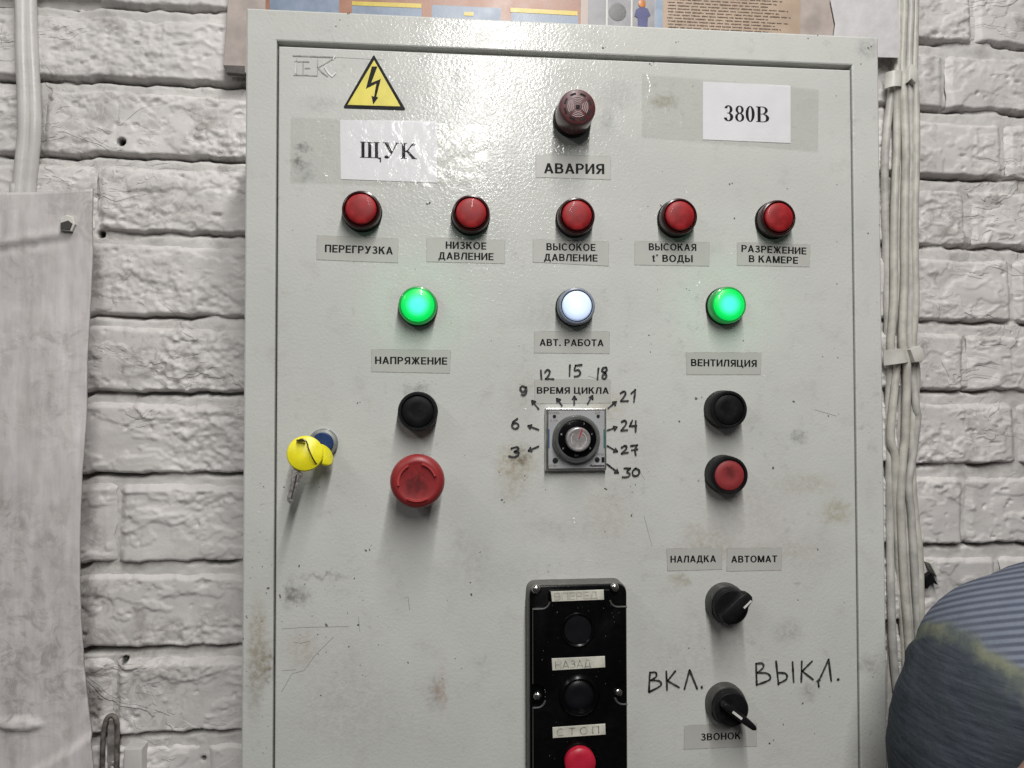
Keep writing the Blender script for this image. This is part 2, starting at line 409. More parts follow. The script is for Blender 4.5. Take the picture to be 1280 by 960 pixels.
def relief(X, Z, seed):
    h = (fbm(X*14, Z*20, seed, 3)-0.5)*0.006
    h = h+(fbm(X*30, Z*55, 40, 3, 0.45)-0.5)*0.0014
    h = h+0.0011*sstep(0.52, 0.545, fbm(X*20+4, Z*34, 55, 4, 0.55))+0.0009*sstep(0.58, 0.60, fbm(X*34, Z*50+7, 58, 4, 0.55))
    rg = ridge(X*26+3, Z*48, 77); h = h+np.clip(rg-0.78, 0, 1)*0.006*sstep(0.45, 0.62, fbm(X*9, Z*12, 31, 2))
    rough = sstep(0.55, 0.70, fbm(X*10+5, Z*14, 91, 2))
    h = h+rough*(fbm(X*190, Z*230, 50, 3, 0.6)-0.5)*0.0042
    # small chips and cavities
    cav = fbm(X*120, Z*170, 63, 2); h = h-np.clip(0.22-cav, 0, 1)*0.02
    h = h-0.030*sstep(wx(124)+fbm(Z*90, Z*0, 4, 2)*0.006, wx(116), X)*sstep(wz(15), wz(11), Z)*sstep(wz(-16), wz(-7)+0*X, Z)
    return h

def add_brick(x0, x1, zt, zb, hi, seed):
    st = 0.0014 if hi else 0.012
    nx = max(4, int((x1-x0)/st)); nz = max(4, int((zt-zb)/st))
    if hi:
        ux = np.linspace(0, 1, nx+1); uz = np.linspace(0, 1, nz+1)
    else:
        ux = np.linspace(0, 1, nx+1); uz = np.linspace(0, 1, nz+1)
    U, V = np.meshgrid(ux, uz)
    X = x0+(x1-x0)*U; cutb = edge_cut(X, zb+0*X+zb*37); cutt = edge_cut(X+2, zt+0*X)*0.8
    Z = (zb+cutb)+(zt+cutt-zb-cutb)*V
    X = X+(fbm(Z*60, X*0+x0*9, 21, 3)-0.5)*0.005*(np.abs(U-0.5)*2)**4
    rnd = 0.0045
    db = (Z-(zb+cutb)); dt = (zt+cutt-Z); dl = (X-x0); dr = (x1-X)
    # sharper lower edge, softer top and ends
    side = sstep(-0.001, 0.007, dl)*sstep(-0.001, 0.007, dr); sk = 0.12+0.5*fbm(Z*25, X*0+x0*31, 19, 2)
    e = sstep(-0.0006, 0.0020, db)*sstep(-0.004, 0.008, dt)*(1-(1-side)*sk)
    rs = random.uniform(-0.0012, 0.0012)
    front = 0.0064+rs+relief(X, Z, seed)
    H = -0.006+e*(front+0.006)-pits(X, Z)*e
    V3 = np.stack([X.ravel(), (WALL-H).ravel(), Z.ravel()], 1)
    idx = np.arange((nx+1)*(nz+1)).reshape(nz+1, nx+1)
    F = np.stack([idx[:-1, :-1].ravel(), idx[:-1, 1:].ravel(), idx[1:, 1:].ravel(), idx[1:, :-1].ravel()], 1)
    fast_mesh('brick', V3, F, M['wallpaint'], wall, (x0, WALL, zb))

def fast_mesh(name, V3, F, mat, parent, origin):
    me = bpy.data.meshes.new(name); V3 = V3-np.array(origin)
    me.vertices.add(len(V3)); me.vertices.foreach_set('co', V3.ravel())
    me.loops.add(len(F)*4); me.loops.foreach_set('vertex_index', F.ravel().astype(np.int32))
    me.polygons.add(len(F)); me.polygons.foreach_set('loop_start', np.arange(0, len(F)*4, 4, dtype=np.int32))
    me.polygons.foreach_set('use_smooth', np.ones(len(F), dtype=bool))
    me.materials.append(mat); me.update(calc_edges=True)
    return link(bpy.data.objects.new(name, me), parent, origin)

# vertical joints measured in the photograph, by course
VJ = {2: ([-30], [1183]), 3: ([50], [1256]), 4: ([122], [1211]), 5: ([20], [1263]), 6: ([100], [1203]), 7: ([-10], [1264]), 8: ([152], [1198]),
      9: ([60], [1240]), 10: ([150], [1190]), 11: ([262], [1250])}
seed = 0
for i in range(len(joints)-1):
    zt = joints[i]-0.0085; zb = joints[i+1]
    L, Rr = VJ.get(i, ([40], [1220]))
    cuts = sorted([wx(v) for v in L]+[wx(v) for v in Rr])
    a, b = cuts[0], cuts[-1]; n = max(1, round((b-a)/0.26)); xs = [a+(b-a)*k/n for k in range(n+1)]
    while xs[0] > X0: xs.insert(0, xs[0]-0.262)
    while xs[-1] < X1: xs.append(xs[-1]+0.262)
    for k in range(len(xs)-1):
        seed += 1
        x0, x1 = xs[k]+0.0016, xs[k+1]-0.0016
        hi = (zb < 0.41 and zt > -0.42) and ((x0 < wx(330) and x1 > -0.47) or (x1 > wx(1070) and x0 < 0.68))
        add_brick(x0, x1, zt, zb, hi, 1+seed % 5)
# the mortar bed: one sheet with its own relief, nearly flush with the bricks in places
def mortar_sheet(x0, x1, z0, z1, st):
    nx = int((x1-x0)/st); nz = int((z1-z0)/st)
    X, Z = np.meshgrid(np.linspace(x0, x1, nx+1), np.linspace(z0, z1, nz+1))
    H = 0.0021+(fbm(X*16, Z*16, 3, 3)-0.4)*0.0052+(fbm(X*90, Z*120, 8, 4)-0.5)*0.0030-pits(X, Z)
    for jz in joints:
        H = H-0.012*np.exp(-((Z-jz-edge_cut(X, jz+jz*37)+0.0006)/0.0021)**2)*sstep(0.32, 0.60, fbm(X*24, X*0+jz*50, 15, 3))
    # open joint, mortar missing, at the very top left
    H = H-0.02*sstep(wx(124), wx(112), X)*sstep(wz(16), wz(11), Z)*sstep(wz(-14), wz(-6), Z)
    H = H-0.012*sstep(wx(180), wx(165), X)*sstep(wz(815), wz(809), Z)*sstep(wz(799), wz(804), Z)
    V3 = np.stack([X.ravel(), (WALL-H).ravel(), Z.ravel()], 1)
    idx = np.arange((nx+1)*(nz+1)).reshape(nz+1, nx+1)
    F = np.stack([idx[:-1, :-1].ravel(), idx[:-1, 1:].ravel(), idx[1:, 1:].ravel(), idx[1:, :-1].ravel()], 1)
    o = fast_mesh('mortar', V3, F, M['mortar'], wall, (x0, WALL, z0)); o['kind'] = 'stuff'
mortar_sheet(-0.46, -0.10, -0.43, 0.43, 0.0017)
mortar_sheet(-0.10, 0.33, -0.43, 0.43, 0.02)
mortar_sheet(0.33, 0.68, -0.43, 0.43, 0.0017)
for a_ in ((-0.66, -0.46, -0.43, 0.43), (0.68, 0.92, -0.43, 0.43), (-0.66, 0.92, -0.53, -0.43), (-0.66, 0.92, 0.43, 0.50)): mortar_sheet(*a_, 0.01)

# ================================================================== POSTER BEHIND THE CABINET
PY = WALL-0.020
poster = empty('safety_poster', P(660, 90, PY), 'faded orange and blue safety poster pinned on a board above the cabinet', 'poster')
M['board'] = simple('stained_cardboard', (0.42, 0.36, 0.33), 0.6, var=0.18, vs=40, dust=0.25)
M['boardedge'] = simple('dark_board_edge', (0.10, 0.09, 0.085), 0.7, var=0.3, vs=200)
b = MB(); pts = [P(x, y, PY) for x, y in ((289, -60), (279, 82), (283, 90), (306, 91), (1046, 118), (1040, 60), (1043, 30), (1034, -30))]
b.prism([(p.x, p.z) for p in pts], PY+0.010, PY, 0.0006)
b.obj('board', M['board'], poster, smooth=False)
b = MB(); pts = [P(x, y, PY) for x, y in ((279.5, 82), (283, 91), (306, 93), (306, 83))]
b.prism([(p.x, p.z) for p in pts], PY+0.006, PY-0.0012); b.obj('board_edge', M['boardedge'], poster, smooth=False)
def flat(px4, y, name, mat, parent, th=0.0002):
    q = [P(a, c, y) for a, c in px4]; b = MB(); b.prism([(p.x, p.z) for p in q], y+th, y)
    return b.obj(name, mat, parent, smooth=False)
M['orange'] = simple('faded_orange_print', (0.33, 0.155, 0.095), 0.35, var=0.14, vs=35, dust=0.12)
M['bluegrey'] = simple('faded_blue_print', (0.22, 0.27, 0.36), 0.35, var=0.10, vs=60, dust=0.15)
M['yelp'] = simple('faded_yellow_print', (0.60, 0.46, 0.08), 0.35, var=0.08)
M['greyp'] = simple('grey_print', (0.30, 0.29, 0.31), 0.4, var=0.12, vs=80, dust=0.2)
M['beige'] = simple('beige_print', (0.44, 0.335, 0.25), 0.45, var=0.08, vs=40, dust=0.15)
M['pmargin'] = simple('pale_margin', (0.50, 0.42, 0.38), 0.5, var=0.10)
M['skyp'] = simple('pale_blue_print', (0.28, 0.34, 0.44), 0.4)
M['worker'] = simple('blue_overall_print', (0.07, 0.075, 0.20), 0.4)
M['brownink'] = simple('brown_ink', (0.13, 0.09, 0.07), 0.6, var=0.4, vs=300)
TOPY = -55
y1 = PY-0.0004; y2 = PY-0.0007; y3 = PY-0.0010
flat(((333, TOPY), (727, TOPY), (725, 75), (331, 60)), y1, 'orange_print', M['orange'], poster)
flat(((337, -40), (424, -38), (424, 40), (337, 36)), y2, 'picture_panel', M['bluegrey'], poster)
flat(((440, 1.5), (527, 4.5), (526.5, 10), (440, 6.5)), y3, 'yellow_strip', M['yelp'], poster)
flat(((440, 5), (527, 8), (527, 45), (440, 41)), y2, 'picture_panel', M['bluegrey'], poster)
flat(((540, 6), (626, 10), (625, 52), (539, 48)), y2, 'picture_panel', M['bluegrey'], poster)
flat(((580, 15), (592, 15), (592, 20), (580, 19.5)), y3, 'yellow_strip', M['yelp'], poster)
flat(((638, 9.5), (722, 14), (722, 19.5), (638, 15)), y3, 'yellow_strip', M['yelp'], poster)
flat(((639, 14), (723, 18), (722, 57), (639, 53)), y2, 'picture_panel', M['bluegrey'], poster)
flat(((727, TOPY), (736, TOPY), (734, 75), (725, 74)), y2, 'pale_strip', M['pmargin'], poster)
flat(((736, TOPY), (829, TOPY), (828, 80), (734, 75)), y1, 'grey_picture', M['greyp'], poster)
for xx in (758, 789, 819):
    flat(((xx, TOPY), (xx+2.2, TOPY), (xx+1.2, 78), (xx-1, 78)), y2, 'white_line', M['white'], poster)
flat(((820, TOPY), (829, TOPY), (828, 79), (818, 79)), y3, 'blue_strip', M['skyp'], poster)
b = MB(); b.mi = 0
q = P(772, 15, y2); b.lathe((q.x, y2+0.0002, q.z), [(0.0085, 0.0002), (0.007, 0.0004)], 20); b.obj('grey_drawing', simple('dark_grey_print', (0.17, 0.165, 0.17), 0.5, dust=0.3, vs=300), poster)
wk = [(795, 12), (793, 20), (797, 22), (798, 40), (809, 40), (810, 21), (813, 19), (810, 11), (805, 9), (800, 9)]
flat(wk, y3, 'worker_figure', M['worker'], poster)
q = P(802.5, 4.5, y3); b = MB(); b.lathe((q.x, y3+0.0001, q.z), [(0.0036, 0.0002), (0.003, 0.0004)], 16)
b.obj('worker_helmet', simple('orange_print', (0.55, 0.20, 0.05), 0.4), poster)
flat(((829, TOPY), (1001, TOPY), (1000, 88), (828, 80)), y1, 'text_page', M['beige'], poster)
rp = random.Random(5); b = MB()
for r in range(-5, 10):
    x = 834+rp.uniform(-1, 2); end = 990-rp.uniform(0, 22) if r % 4 else 960
    while x < end:
        L = rp.uniform(5, 15); yy = 2.2+r*3.9+(x-830)*0.052
        A = P(x, yy, y2); B = P(min(x+L, end), yy+L*0.052, y2)
        n = 9; b.ribbon([(A.x+(B.x-A.x)*k/n, A.z+(B.z-A.z)*k/n+rp.uniform(-.00012, .00012)) for k in range(n+1)], [rp.uniform(0.0003, .0013) for _ in range(n+1)], y2)
        x += L+rp.uniform(1.4, 2.4)
o = b.obj('printed_lines', M['brownink'], poster, smooth=False); o['kind'] = 'stuff'
sheet = [(1046, -60), (1118, -60), (1124, 40), (1124, 72), (1043, 70), (1041, 52), (1044, 30), (1038, 0)]
o = flat(sheet, PY-0.003, 'white_paper_sheet', simple('white_sheet', (0.62, 0.60, 0.61), 0.5, var=0.05, bs=60, bd=0.0015), None, 0.0005)
tag(o, 'blank white paper sheet stuck on the wall right of the orange poster', 'paper')

# ================================================================== CABINET
STAINS = [
 (574, 97, 12, 12, .42, (.17, .165, .16)), (578, 125, 16, 14, .20, (.22, .21, .2)), (645, 578, 30, 26, .50, (.36, .31, .22)), (652, 572, 14, 12, .45, (.14, .12, .09)),
 (640, 605, 24, 30, .28, (.34, .30, .23)), (375, 745, 16, 12, .45, (.18, .17, .15)), (362, 742, 9, 20, .5, (.17, .16, .14)), (405, 720, 40, 4, .35, (.22, .2, .18)),
 (378, 812, 26, 34, .32, (.40, .34, .29)), (333, 830, 8, 26, .45, (.20, .17, .12)), (329, 790, 10, 40, .35, (.34, .29, .23)), (545, 865, 14, 26, .30, (.22, .19, .16)), (552, 862, 8, 30, .28, (.36, .22, .15)),
 (1045, 640, 26, 20, .50, (.36, .33, .24)), (1010, 605, 50, 16, .30, (.38, .35, .27)), (998, 547, 14, 10, .50, (.20, .2, .19)), (770, 120, 30, 26, .16, (.2, .2, .2)), (760, 150, 12, 18, .2, (.2, .2, .2)),
 (830, 128, 22, 11, .55, (.34, .32, .25)), (760, 640, 40, 60, .18, (.36, .31, .25)), (930, 640, 90, 60, .16, (.36, .30, .25)), (880, 680, 40, 30, .25, (.36, .31, .25)), (640, 720, 120, 30, .12, (.3, .3, .3)),
 (905, 780, 60, 70, .18, (.30, .29, .27)), (845, 830, 60, 60, .14, (.28, .27, .25)), (985, 790, 24, 20, .25, (.22, .2, .18)), (1010, 865, 16, 14, .3, (.2, .19, .18)), (450, 900, 160, 60, .10, (.26, .25, .24)),
 (521, 488, 22, 9, .35, (.16, .155, .15)), (590, 690, 30, 40, .14, (.25, .24, .22)), (1005, 690, 60, 30, .2, (.38, .34, .28)), (690, 390, 60, 30, .15, (.25, .25, .25)), (395, 590, 40, 60, .10, (.25, .25, .25)),
 (900, 690, 120, 14, .2, (.34, .29, .24)), (850, 725, 16, 12, .4, (.30, .27, .18)), (378, 185, 12, 5, .5, (.2, .2, .19)), (372, 202, 12, 9, .55, (.17, .17, .16)), (380, 215, 14, 14, .3, (.2, .2, .2)), (400, 130, 30, 12, .15, (.2, .2, .2)),
 (430, 850, 60, 90, .12, (.28, .26, .24)), (700, 660, 70, 20, .16, (.30, .28, .25)), (760, 505, 30, 20, .3, (.40, .35, .26)), (655, 500, 30, 60, .12, (.3, .28, .24)), (800, 560, 40, 50, .12, (.28, .26, .24))]
M['door'] = panel_material('powder_coated_door', STAINS)
STF = [(333, 830, 10, 30, .6, (.20, .17, .12)), (322, 800, 14, 60, .45, (.34, .29, .22)), (318, 850, 12, 60, .35, (.25, .22, .18)), (1085, 60, 20, 16, .35, (.25, .25, .24)), (1085, 830, 16, 14, .35, (.24, .23, .22)), (320, 40, 30, 20, .2, (.6, .6, .58)), (1090, 560, 8, 12, .2, (.25, .25, .25))]
M['frame'] = panel_material('powder_coated_frame', STF)
CX0, CX1, CZ1, CZ0 = -0.1448, 0.3549, 0.2963, -0.4037
OX0, OX1, OZ1, OZ0 = -0.1222, 0.3320, 0.2722, -0.3800
cab = empty('control_cabinet', (0.105, WALL-0.01, CZ0), 'light grey steel electrical cabinet with lamps, buttons and switches on its door', 'electrical cabinet')
def ringloft(rects, name, mat, parent, origin, fill_last=False, smooth=False):
    v = []; f = []
    for (x0, z0, x1, z1, y) in rects: v += [(x0, y, z0), (x1, y, z0), (x1, y, z1), (x0, y, z1)]
    for i in range(len(rects)-1):
        for k in range(4):
            a, b_ = 4*i+k, 4*i+(k+1) % 4; f.append((a, b_, b_+4, a+4))
    if fill_last: n = 4*(len(rects)-1); f.append((n, n+1, n+2, n+3))
    return mesh_obj(name, v, f, mat, parent, origin, smooth=smooth)
def rc(d, y): return (CX0+d, CZ0+d, CX1-d, CZ1-d, y)
def ro(d, y): return (OX0-d, OZ0-d, OX1+d, OZ1+d, y)
ringloft([rc(0, WALL-0.006), rc(0, 0.0016), rc(0.0004, 0.0006), rc(0.0014, 0.0), ro(0.0012, 0.0), ro(0.0003, 0.0004), ro(0, 0.0016), ro(0, 0.022), ro(-0.004, 0.022)], 'body', M['frame'], cab, (0, 0, 0))
ringloft([ro(-0.0035, 0.0215), ro(-0.010, 0.0215)], 'gasket', M['gasket'], cab, (0, 0.0215, 0), True)
DX0, DX1, DZ1, DZ0 = -0.1208, 0.3306, 0.2682, -0.3788
def rd(d, y): return (DX0+d, DZ0+d, DX1-d, DZ1-d, y)
door = ringloft([rd(0, 0.020), rd(0, 0.0010), rd(0.0003, 0.0002), rd(0.0010, -0.0002)], 'door', M['door'], cab, (0, 0, 0), True)
DY = -0.0002   # the face of the door

# --- paint chips, specks and scratches on door and frame
def chips(name, lst, mat, y):
    b = MB()
    for (px, py, s_) in lst:
        s_ *= 0.72
        p = P(px, py); r = s_*0.00061*0.5; a = random.uniform(0, 6.3); e = random.uniform(0.4, 1.0); n = 7; v = []
        for k in range(n):
            t = 2*math.pi*k/n; j = random.uniform(0.6, 1.25)*r; x, z = math.cos(t)*j, math.sin(t)*j*e
            v.append((p.x+x*math.cos(a)-z*math.sin(a), y, p.z+x*math.sin(a)+z*math.cos(a)))
        b.add(v, [tuple(range(n))])
    o = b.obj(name, mat, cab, smooth=False); o['kind'] = 'stuff'; return o
dark = [(537, 254, 7), (534, 255, 4), (366, 288, 2), (398, 282, 2), (447, 504, 4), (450, 503, 3), (399, 609, 3), (355, 609, 3.5), (457, 688, 5), (462, 687, 4), (374, 707, 5), (350, 745, 7), (408, 781, 6), (448, 781, 4), (397, 793, 3), (473, 806, 3), (510, 828, 3.5),
        (553, 848, 2.5), (569, 823, 2.5), (577, 835, 2), (401, 869, 3), (614, 426, 2.5), (624, 590, 2.5), (627, 625, 5), (630, 628, 4), (810, 258, 3), (826, 257, 5), (881, 255, 2), (918, 273, 4), (776, 299, 2.5), (822, 362, 3), (858, 361, 3), (811, 419, 3), (814, 430, 2.5), (813, 440, 3),
        (929, 426, 3), (812, 80, 5), (817, 78, 3), (814, 82, 2), (866, 108, 2), (912, 230, 4), (915, 229, 3), (992, 502, 6), (966, 585, 5), (1013, 643, 2), (1022, 687, 4), (757, 611, 6), (788, 608, 2.5), (794, 606, 3), (790, 615, 3), (756, 664, 3), (759, 672, 2), (789, 644, 5),
        (870, 498, 6), (877, 497, 4), (849, 527, 5), (873, 601, 4), (861, 810, 4), (838, 822, 2), (979, 905, 4), (1003, 879, 4), (962, 929, 4), (967, 925, 3), (1018, 917, 3), (997, 750, 3), (1055, 753, 2.5), (1050, 765, 2), (1046, 302, 2), (1046, 355, 3), (1028, 446, 4), (1047, 447, 2.5), (1045, 120, 3),
        (1046, 231, 3), (984, 236, 3), (685, 714, 3), (656, 595, 3), (682, 612, 2), (589, 743, 5), (588, 728, 4), (508, 747, 2), (600, 690, 3), (420, 840, 2), (686, 715, 2), (1035, 520, 3), (650, 480, 2), (940, 560, 2), (545, 480, 2), (540, 477, 1.6), (505, 482, 2), (512, 479, 1.6), (530, 476, 1.6), (524, 478, 1.6)]
rr = random.Random(3)
for _ in range(120): dark.append((rr.uniform(350, 1062), rr.uniform(70, 955), rr.uniform(0.8, 1.7)))
for _ in range(26): dark.append((rr.uniform(350, 470), rr.uniform(700, 860), rr.uniform(1, 3)))
chips('paint_chips', dark, simple('chipped_paint', (0.115, 0.105, 0.095), 0.8, var=0.6, vs=300), DY-0.00012)
dk = [(420, 33, 3), (425, 25, 3), (436, 32, 2), (437, 16, 4), (435, 17, 3), (845, 53, 3), (848, 52, 2), (879, 67, 2), (938, 50, 2), (754, 60, 4), (757, 59, 2), (1085, 292, 5), (1099, 281, 3), (1098, 400, 2), (1096, 378, 2), (1085, 60, 4), (1089, 58, 3), (1076, 80, 3), (1091, 846, 3), (1086, 62, 2), (1010, 48, 3), (1022, 44, 3), (325, 665, 2.5), (328, 708, 3), (324, 690, 2), (309, 772, 3), (304, 798, 3), (308, 770, 3), (335, 735, 5), (333, 741, 3), (328, 896, 2)]
for _ in range(30): dk.append((rr.uniform(306, 342), rr.uniform(560, 950), rr.uniform(0.8, 2.2)))
for _ in range(30): dk.append((rr.uniform(1076, 1104), rr.uniform(80, 950), rr.uniform(0.7, 1.8)))
chips('paint_chips', dk, bpy.data.materials['chipped_paint'], -0.00015)
wh = [(800, 262, 4), (874, 353, 5), (871, 357, 4), (788, 434, 4), (717, 648, 5), (718, 653, 4), (914, 317, 3), (657, 511, 4), (937, 501, 2), (858, 240, 4), (772, 700, 2), (955, 470, 3), (324, 640, 3.5), (321, 609, 2)]
chips('bright_specks', wh, simple('white_speck', (0.85, 0.85, 0.83), 0.3), DY-0.00016)
# thin scratches
b = MB()
for pts in (((352, 786), (380, 784), (436, 783)), ((417, 796), (405, 808), (393, 820), (380, 838), (365, 842), (352, 865)), ((366, 802), (376, 804), (388, 801)), ((448, 771), (450, 790)), ((353, 838), (370, 837)), ((510, 745), (512, 762)), ((652, 595), (655, 601), (660, 596)), ((455, 100), (470, 98)),
            ((805, 645), (812, 672), (815, 683)), ((735, 470), (748, 474)), ((410, 71), (440, 73), (480, 75)), ((1018, 512), (1045, 520)), ((800, 590), (806, 600))):
    q = [P(*p) for p in pts]; b.ribbon([(p.x, p.z) for p in q], 0.00032, DY-0.0001)
o = b.obj('scratches', simple('scratch_grey', (0.27, 0.26, 0.24), 0.6), cab, smooth=False); o['kind'] = 'stuff'

# --- text: bold sans capitals drawn as strokes
def half_ring(cx, cz, rx, rz, tx, tz, a0, a1, n=18):
    out = []
    for k in range(n):
        A, B = R_(a0+(a1-a0)*k/n), R_(a0+(a1-a0)*(k+1)/n)
        out.append([(cx+rx*math.cos(A), cz+rz*math.sin(A)), (cx+rx*math.cos(B), cz+rz*math.sin(B)), (cx+(rx-tx)*math.cos(B), cz+(rz-tz)*math.sin(B)), (cx+(rx-tx)*math.cos(A), cz+(rz-tz)*math.sin(A))])
    return out
def rect(x0, z0, x1, z1): return [(x0, z0), (x1, z0), (x1, z1), (x0, z1)]
def SG(c, V=0.2, H=0.15):
    st = lambda x: rect(x, 0, x+V, 1)
    def bowl(x, z0, z1, w_, left=False):
        m_ = (z0+z1)/2; rz = (z1-z0)/2; xc = x+(w_-rz*1.05 if not left else rz*1.05); rx = rz*1.05
        if left: return half_ring(xc, m_, rx, rz, V*0.95, H, 90, 270)+[rect(xc, z1-H, x+w_, z1), rect(xc, z0, x+w_, z0+H)]
        return half_ring(xc, m_, rx, rz, V*0.95, H, -90, 90)+[rect(x, z1-H, xc, z1), rect(x, z0, xc, z0+H)]
    if c == 'А': return [[(0, 0), (V, 0), (.39+V*.5, 1), (.39-V*.5, 1)], [(.78-V, 0), (.78, 0), (.39+V*.5, 1), (.39-V*.5, 1)], rect(.15, .22, .63, .22+H)], .78
    if c == 'Б': return [st(0), rect(V, 1-H, .63, 1)]+bowl(V, 0, .6, .68-V), .68
    if c == 'В': return [st(0)]+bowl(V, .46, 1, .65-V)+bowl(V, 0, .46+H*.8, .70-V), .70
    if c == 'Г': return [st(0), rect(V, 1-H, .56, 1)], .56
    if c == 'Д': return [[(.10, H), (.10+V, H), (.22+V, 1), (.22, 1)], rect(.22, 1-H, .70, 1), rect(.70-V, H, .70, 1), rect(0, 0, .82, H), rect(0, -.19, H, 0), rect(.82-H, -.19, .82, 0)], .82
    if c == 'Е': return [st(0), rect(V, 0, .62, H), rect(V, .5-H/2, .58, .5+H/2), rect(V, 1-H, .62, 1)], .62
    if c == 'Ж':
        p = [rect(.5-V/2, 0, .5+V/2, 1), [(0, 0), (V*1.1, 0), (.45, .52), (.33, .60)], [(0, 1), (V*1.1, 1), (.45, .50), (.33, .42)]]
        return p+[[(1-a, b_) for a, b_ in q] for q in p[1:]], 1.0
    if c == 'З': return half_ring(.31, .74, .28, .27, V*.95, H, -90, 155)+half_ring(.31, .28, .33, .29, V, H, -155, 90)+[rect(.2, .47, .33, .47+H)], .64
    if c in 'ИЙ': return [st(0), st(.74-V), [(V, .03), (V, .32), (.74-V, .97), (.74-V, .68)]], .74
    if c == 'К': return [st(0), [(V, .36), (V, .60), (.70-V*1.1, 1), (.71, 1)], [(.27, .50), (.27+V*.8, .66), (.74, 0), (.74-V*1.2, 0)]], .74
    if c == 'Л': return [[(0, 0), (V, 0), (.17+V, 1), (.17, 1)], rect(.17, 1-H, .74, 1), st(.74-V)], .74
    if c == 'М': return [st(0), st(.88-V), [(0, 1), (V*1.15, 1), (.44+V*.45, 0), (.44-V*.45, 0)], [(.88, 1), (.88-V*1.15, 1), (.44-V*.45, 0), (.44+V*.45, 0)]], .88
    if c == 'Н': return [st(0), st(.72-V), rect(V, .5-H/2, .72-V, .5+H/2)], .72
    if c == 'О': return half_ring(.42, .5, .42, .52, V, H, 0, 360, 28), .84
    if c == 'П': return [st(0), st(.72-V), rect(V, 1-H, .72-V, 1)], .72
    if c == 'Р': return [st(0)]+bowl(V, .38, 1, .67-V), .67
    if c == 'С': return half_ring(.42, .5, .42, .52, V, H, 42, 318, 24), .78
    if c == 'Т': return [rect(.33-V/2, 0, .33+V/2, 1), rect(0, 1-H, .66, 1)], .66
    if c == 'У': return [[(0, 1), (V*1.1, 1), (.46, .34), (.32, .28)], [(.72-V*1.05, 1), (.72, 1), (.36, 0), (.36-V, 0)], rect(.05, 0, .30, H)], .72
    if c == 'Ц': return [st(0), rect(.70-V, 0, .70, 1), rect(0, 0, .82, H), rect(.82-H, -.20, .82, 0)], .82
    if c == 'Ы': return [st(0), st(.94-V)]+bowl(V, 0, .6, .64-V), .94
    if c == 'Я': return [st(.70-V), [(0, 0), (V*1.15, 0), (.48, .42), (.27, .42)]]+bowl(.02, .38, 1, .68-V, True), .70
    if c == 't': return [rect(.10, 0, .10+V*.9, .92), rect(0, .62, .36, .62+H*.9), rect(.14, 0, .36, H)], .36
    if c == '°': return half_ring(.14, .92, .14, .14, .08, .08, 0, 360, 12), .28
    if c == '.': return [rect(0, 0, V, V)], V
    return [], .26
def sans(s, L, R, cap, y, mat, parent, V=0.2, H=0.15, name='lettering'):
    polys = []; x = 0
    for ch in s:
        g, wd = SG(ch, V, H); polys += [[(x+a, c_) for a, c_ in p] for p in g]; x += wd+0.11
    tot = x-0.11; A = P(L[0], L[1], y); B = P(R[0], R[1], y); ex = (B-A); Wd = ex.length; ex.normalize(); ez = Vector((-ex.z, 0, ex.x)); Hh = cap*0.00061
    v = []; f = []
    for i, p in enumerate(polys):
        n = len(v); f.append(tuple(range(n, n+len(p))))
        for a, c_ in p:
            q = A+ex*(a/tot*Wd)+ez*(c_*Hh); q.y = y-(i % 9)*0.000004; v.append(q)
    return mesh_obj(name, v, f, mat, parent, smooth=False)
def text_mesh(s, bold=0.0, shear=0.0):
    cu = bpy.data.curves.new('t', 'FONT'); cu.body = s; cu.size = 1.0; cu.offset = bold; cu.shear = shear; cu.resolution_u = 4; cu.space_character = 1.03
    ob = bpy.data.objects.new('t', cu); COL.objects.link(ob)
    dg = bpy.context.evaluated_depsgraph_get(); me = bpy.data.meshes.new_from_object(ob.evaluated_get(dg))
    v = [tuple(x.co) for x in me.vertices]; f = [tuple(p.vertices) for p in me.polygons]
    bpy.data.objects.remove(ob); bpy.data.curves.remove(cu); bpy.data.meshes.remove(me); return v, f
def text(s, L, R, cap, y, mat, parent, bold=0.022, name='lettering', capref=None):
    """baseline from pixel L to pixel R, capital height in pixels"""
    s = s.translate(str.maketrans('АВЕКМНОРСТХ', 'ABEKMHOPCTX'))
    v0, f0 = text_mesh(s, 0.0); v = []; f = []
    sh_ = ((0, 0), (0.008, 0)) if bold < 0.015 else ((0, 0), (-0.050, 0), (0.050, 0), (-0.025, 0.018), (0.025, -0.018), (-0.025, -0.018), (0.025, 0.018))
    for k, (dx, dz) in enumerate(sh_):
        n0 = len(v); v += [(p[0]+dx, p[1]+dz, k) for p in v0]; f += [tuple(i+n0 for i in q) for q in f0]
    bold = 0.005
    a = np.array(v); x0, x1 = a[:, 0].min(), a[:, 0].max(); ch = 0.727+bold*2
    A = P(L[0], L[1], y); B = P(R[0], R[1], y); C = P((L[0]+R[0])/2, (L[1]+R[1])/2-cap, y); mid = (A+B)/2
    ex = B-A; W_ = ex.length; ex.normalize(); ez = Vector((-ex.z, 0, ex.x)); H_ = (C-mid).length
    o = [A+ex*((p[0]-x0)/(x1-x0)*W_)+ez*((p[1]+bold)/ch*H_)+Vector((0, -0.000004*p[2], 0)) for p in v]
    return mesh_obj(name, o, f, mat, parent, smooth=False)

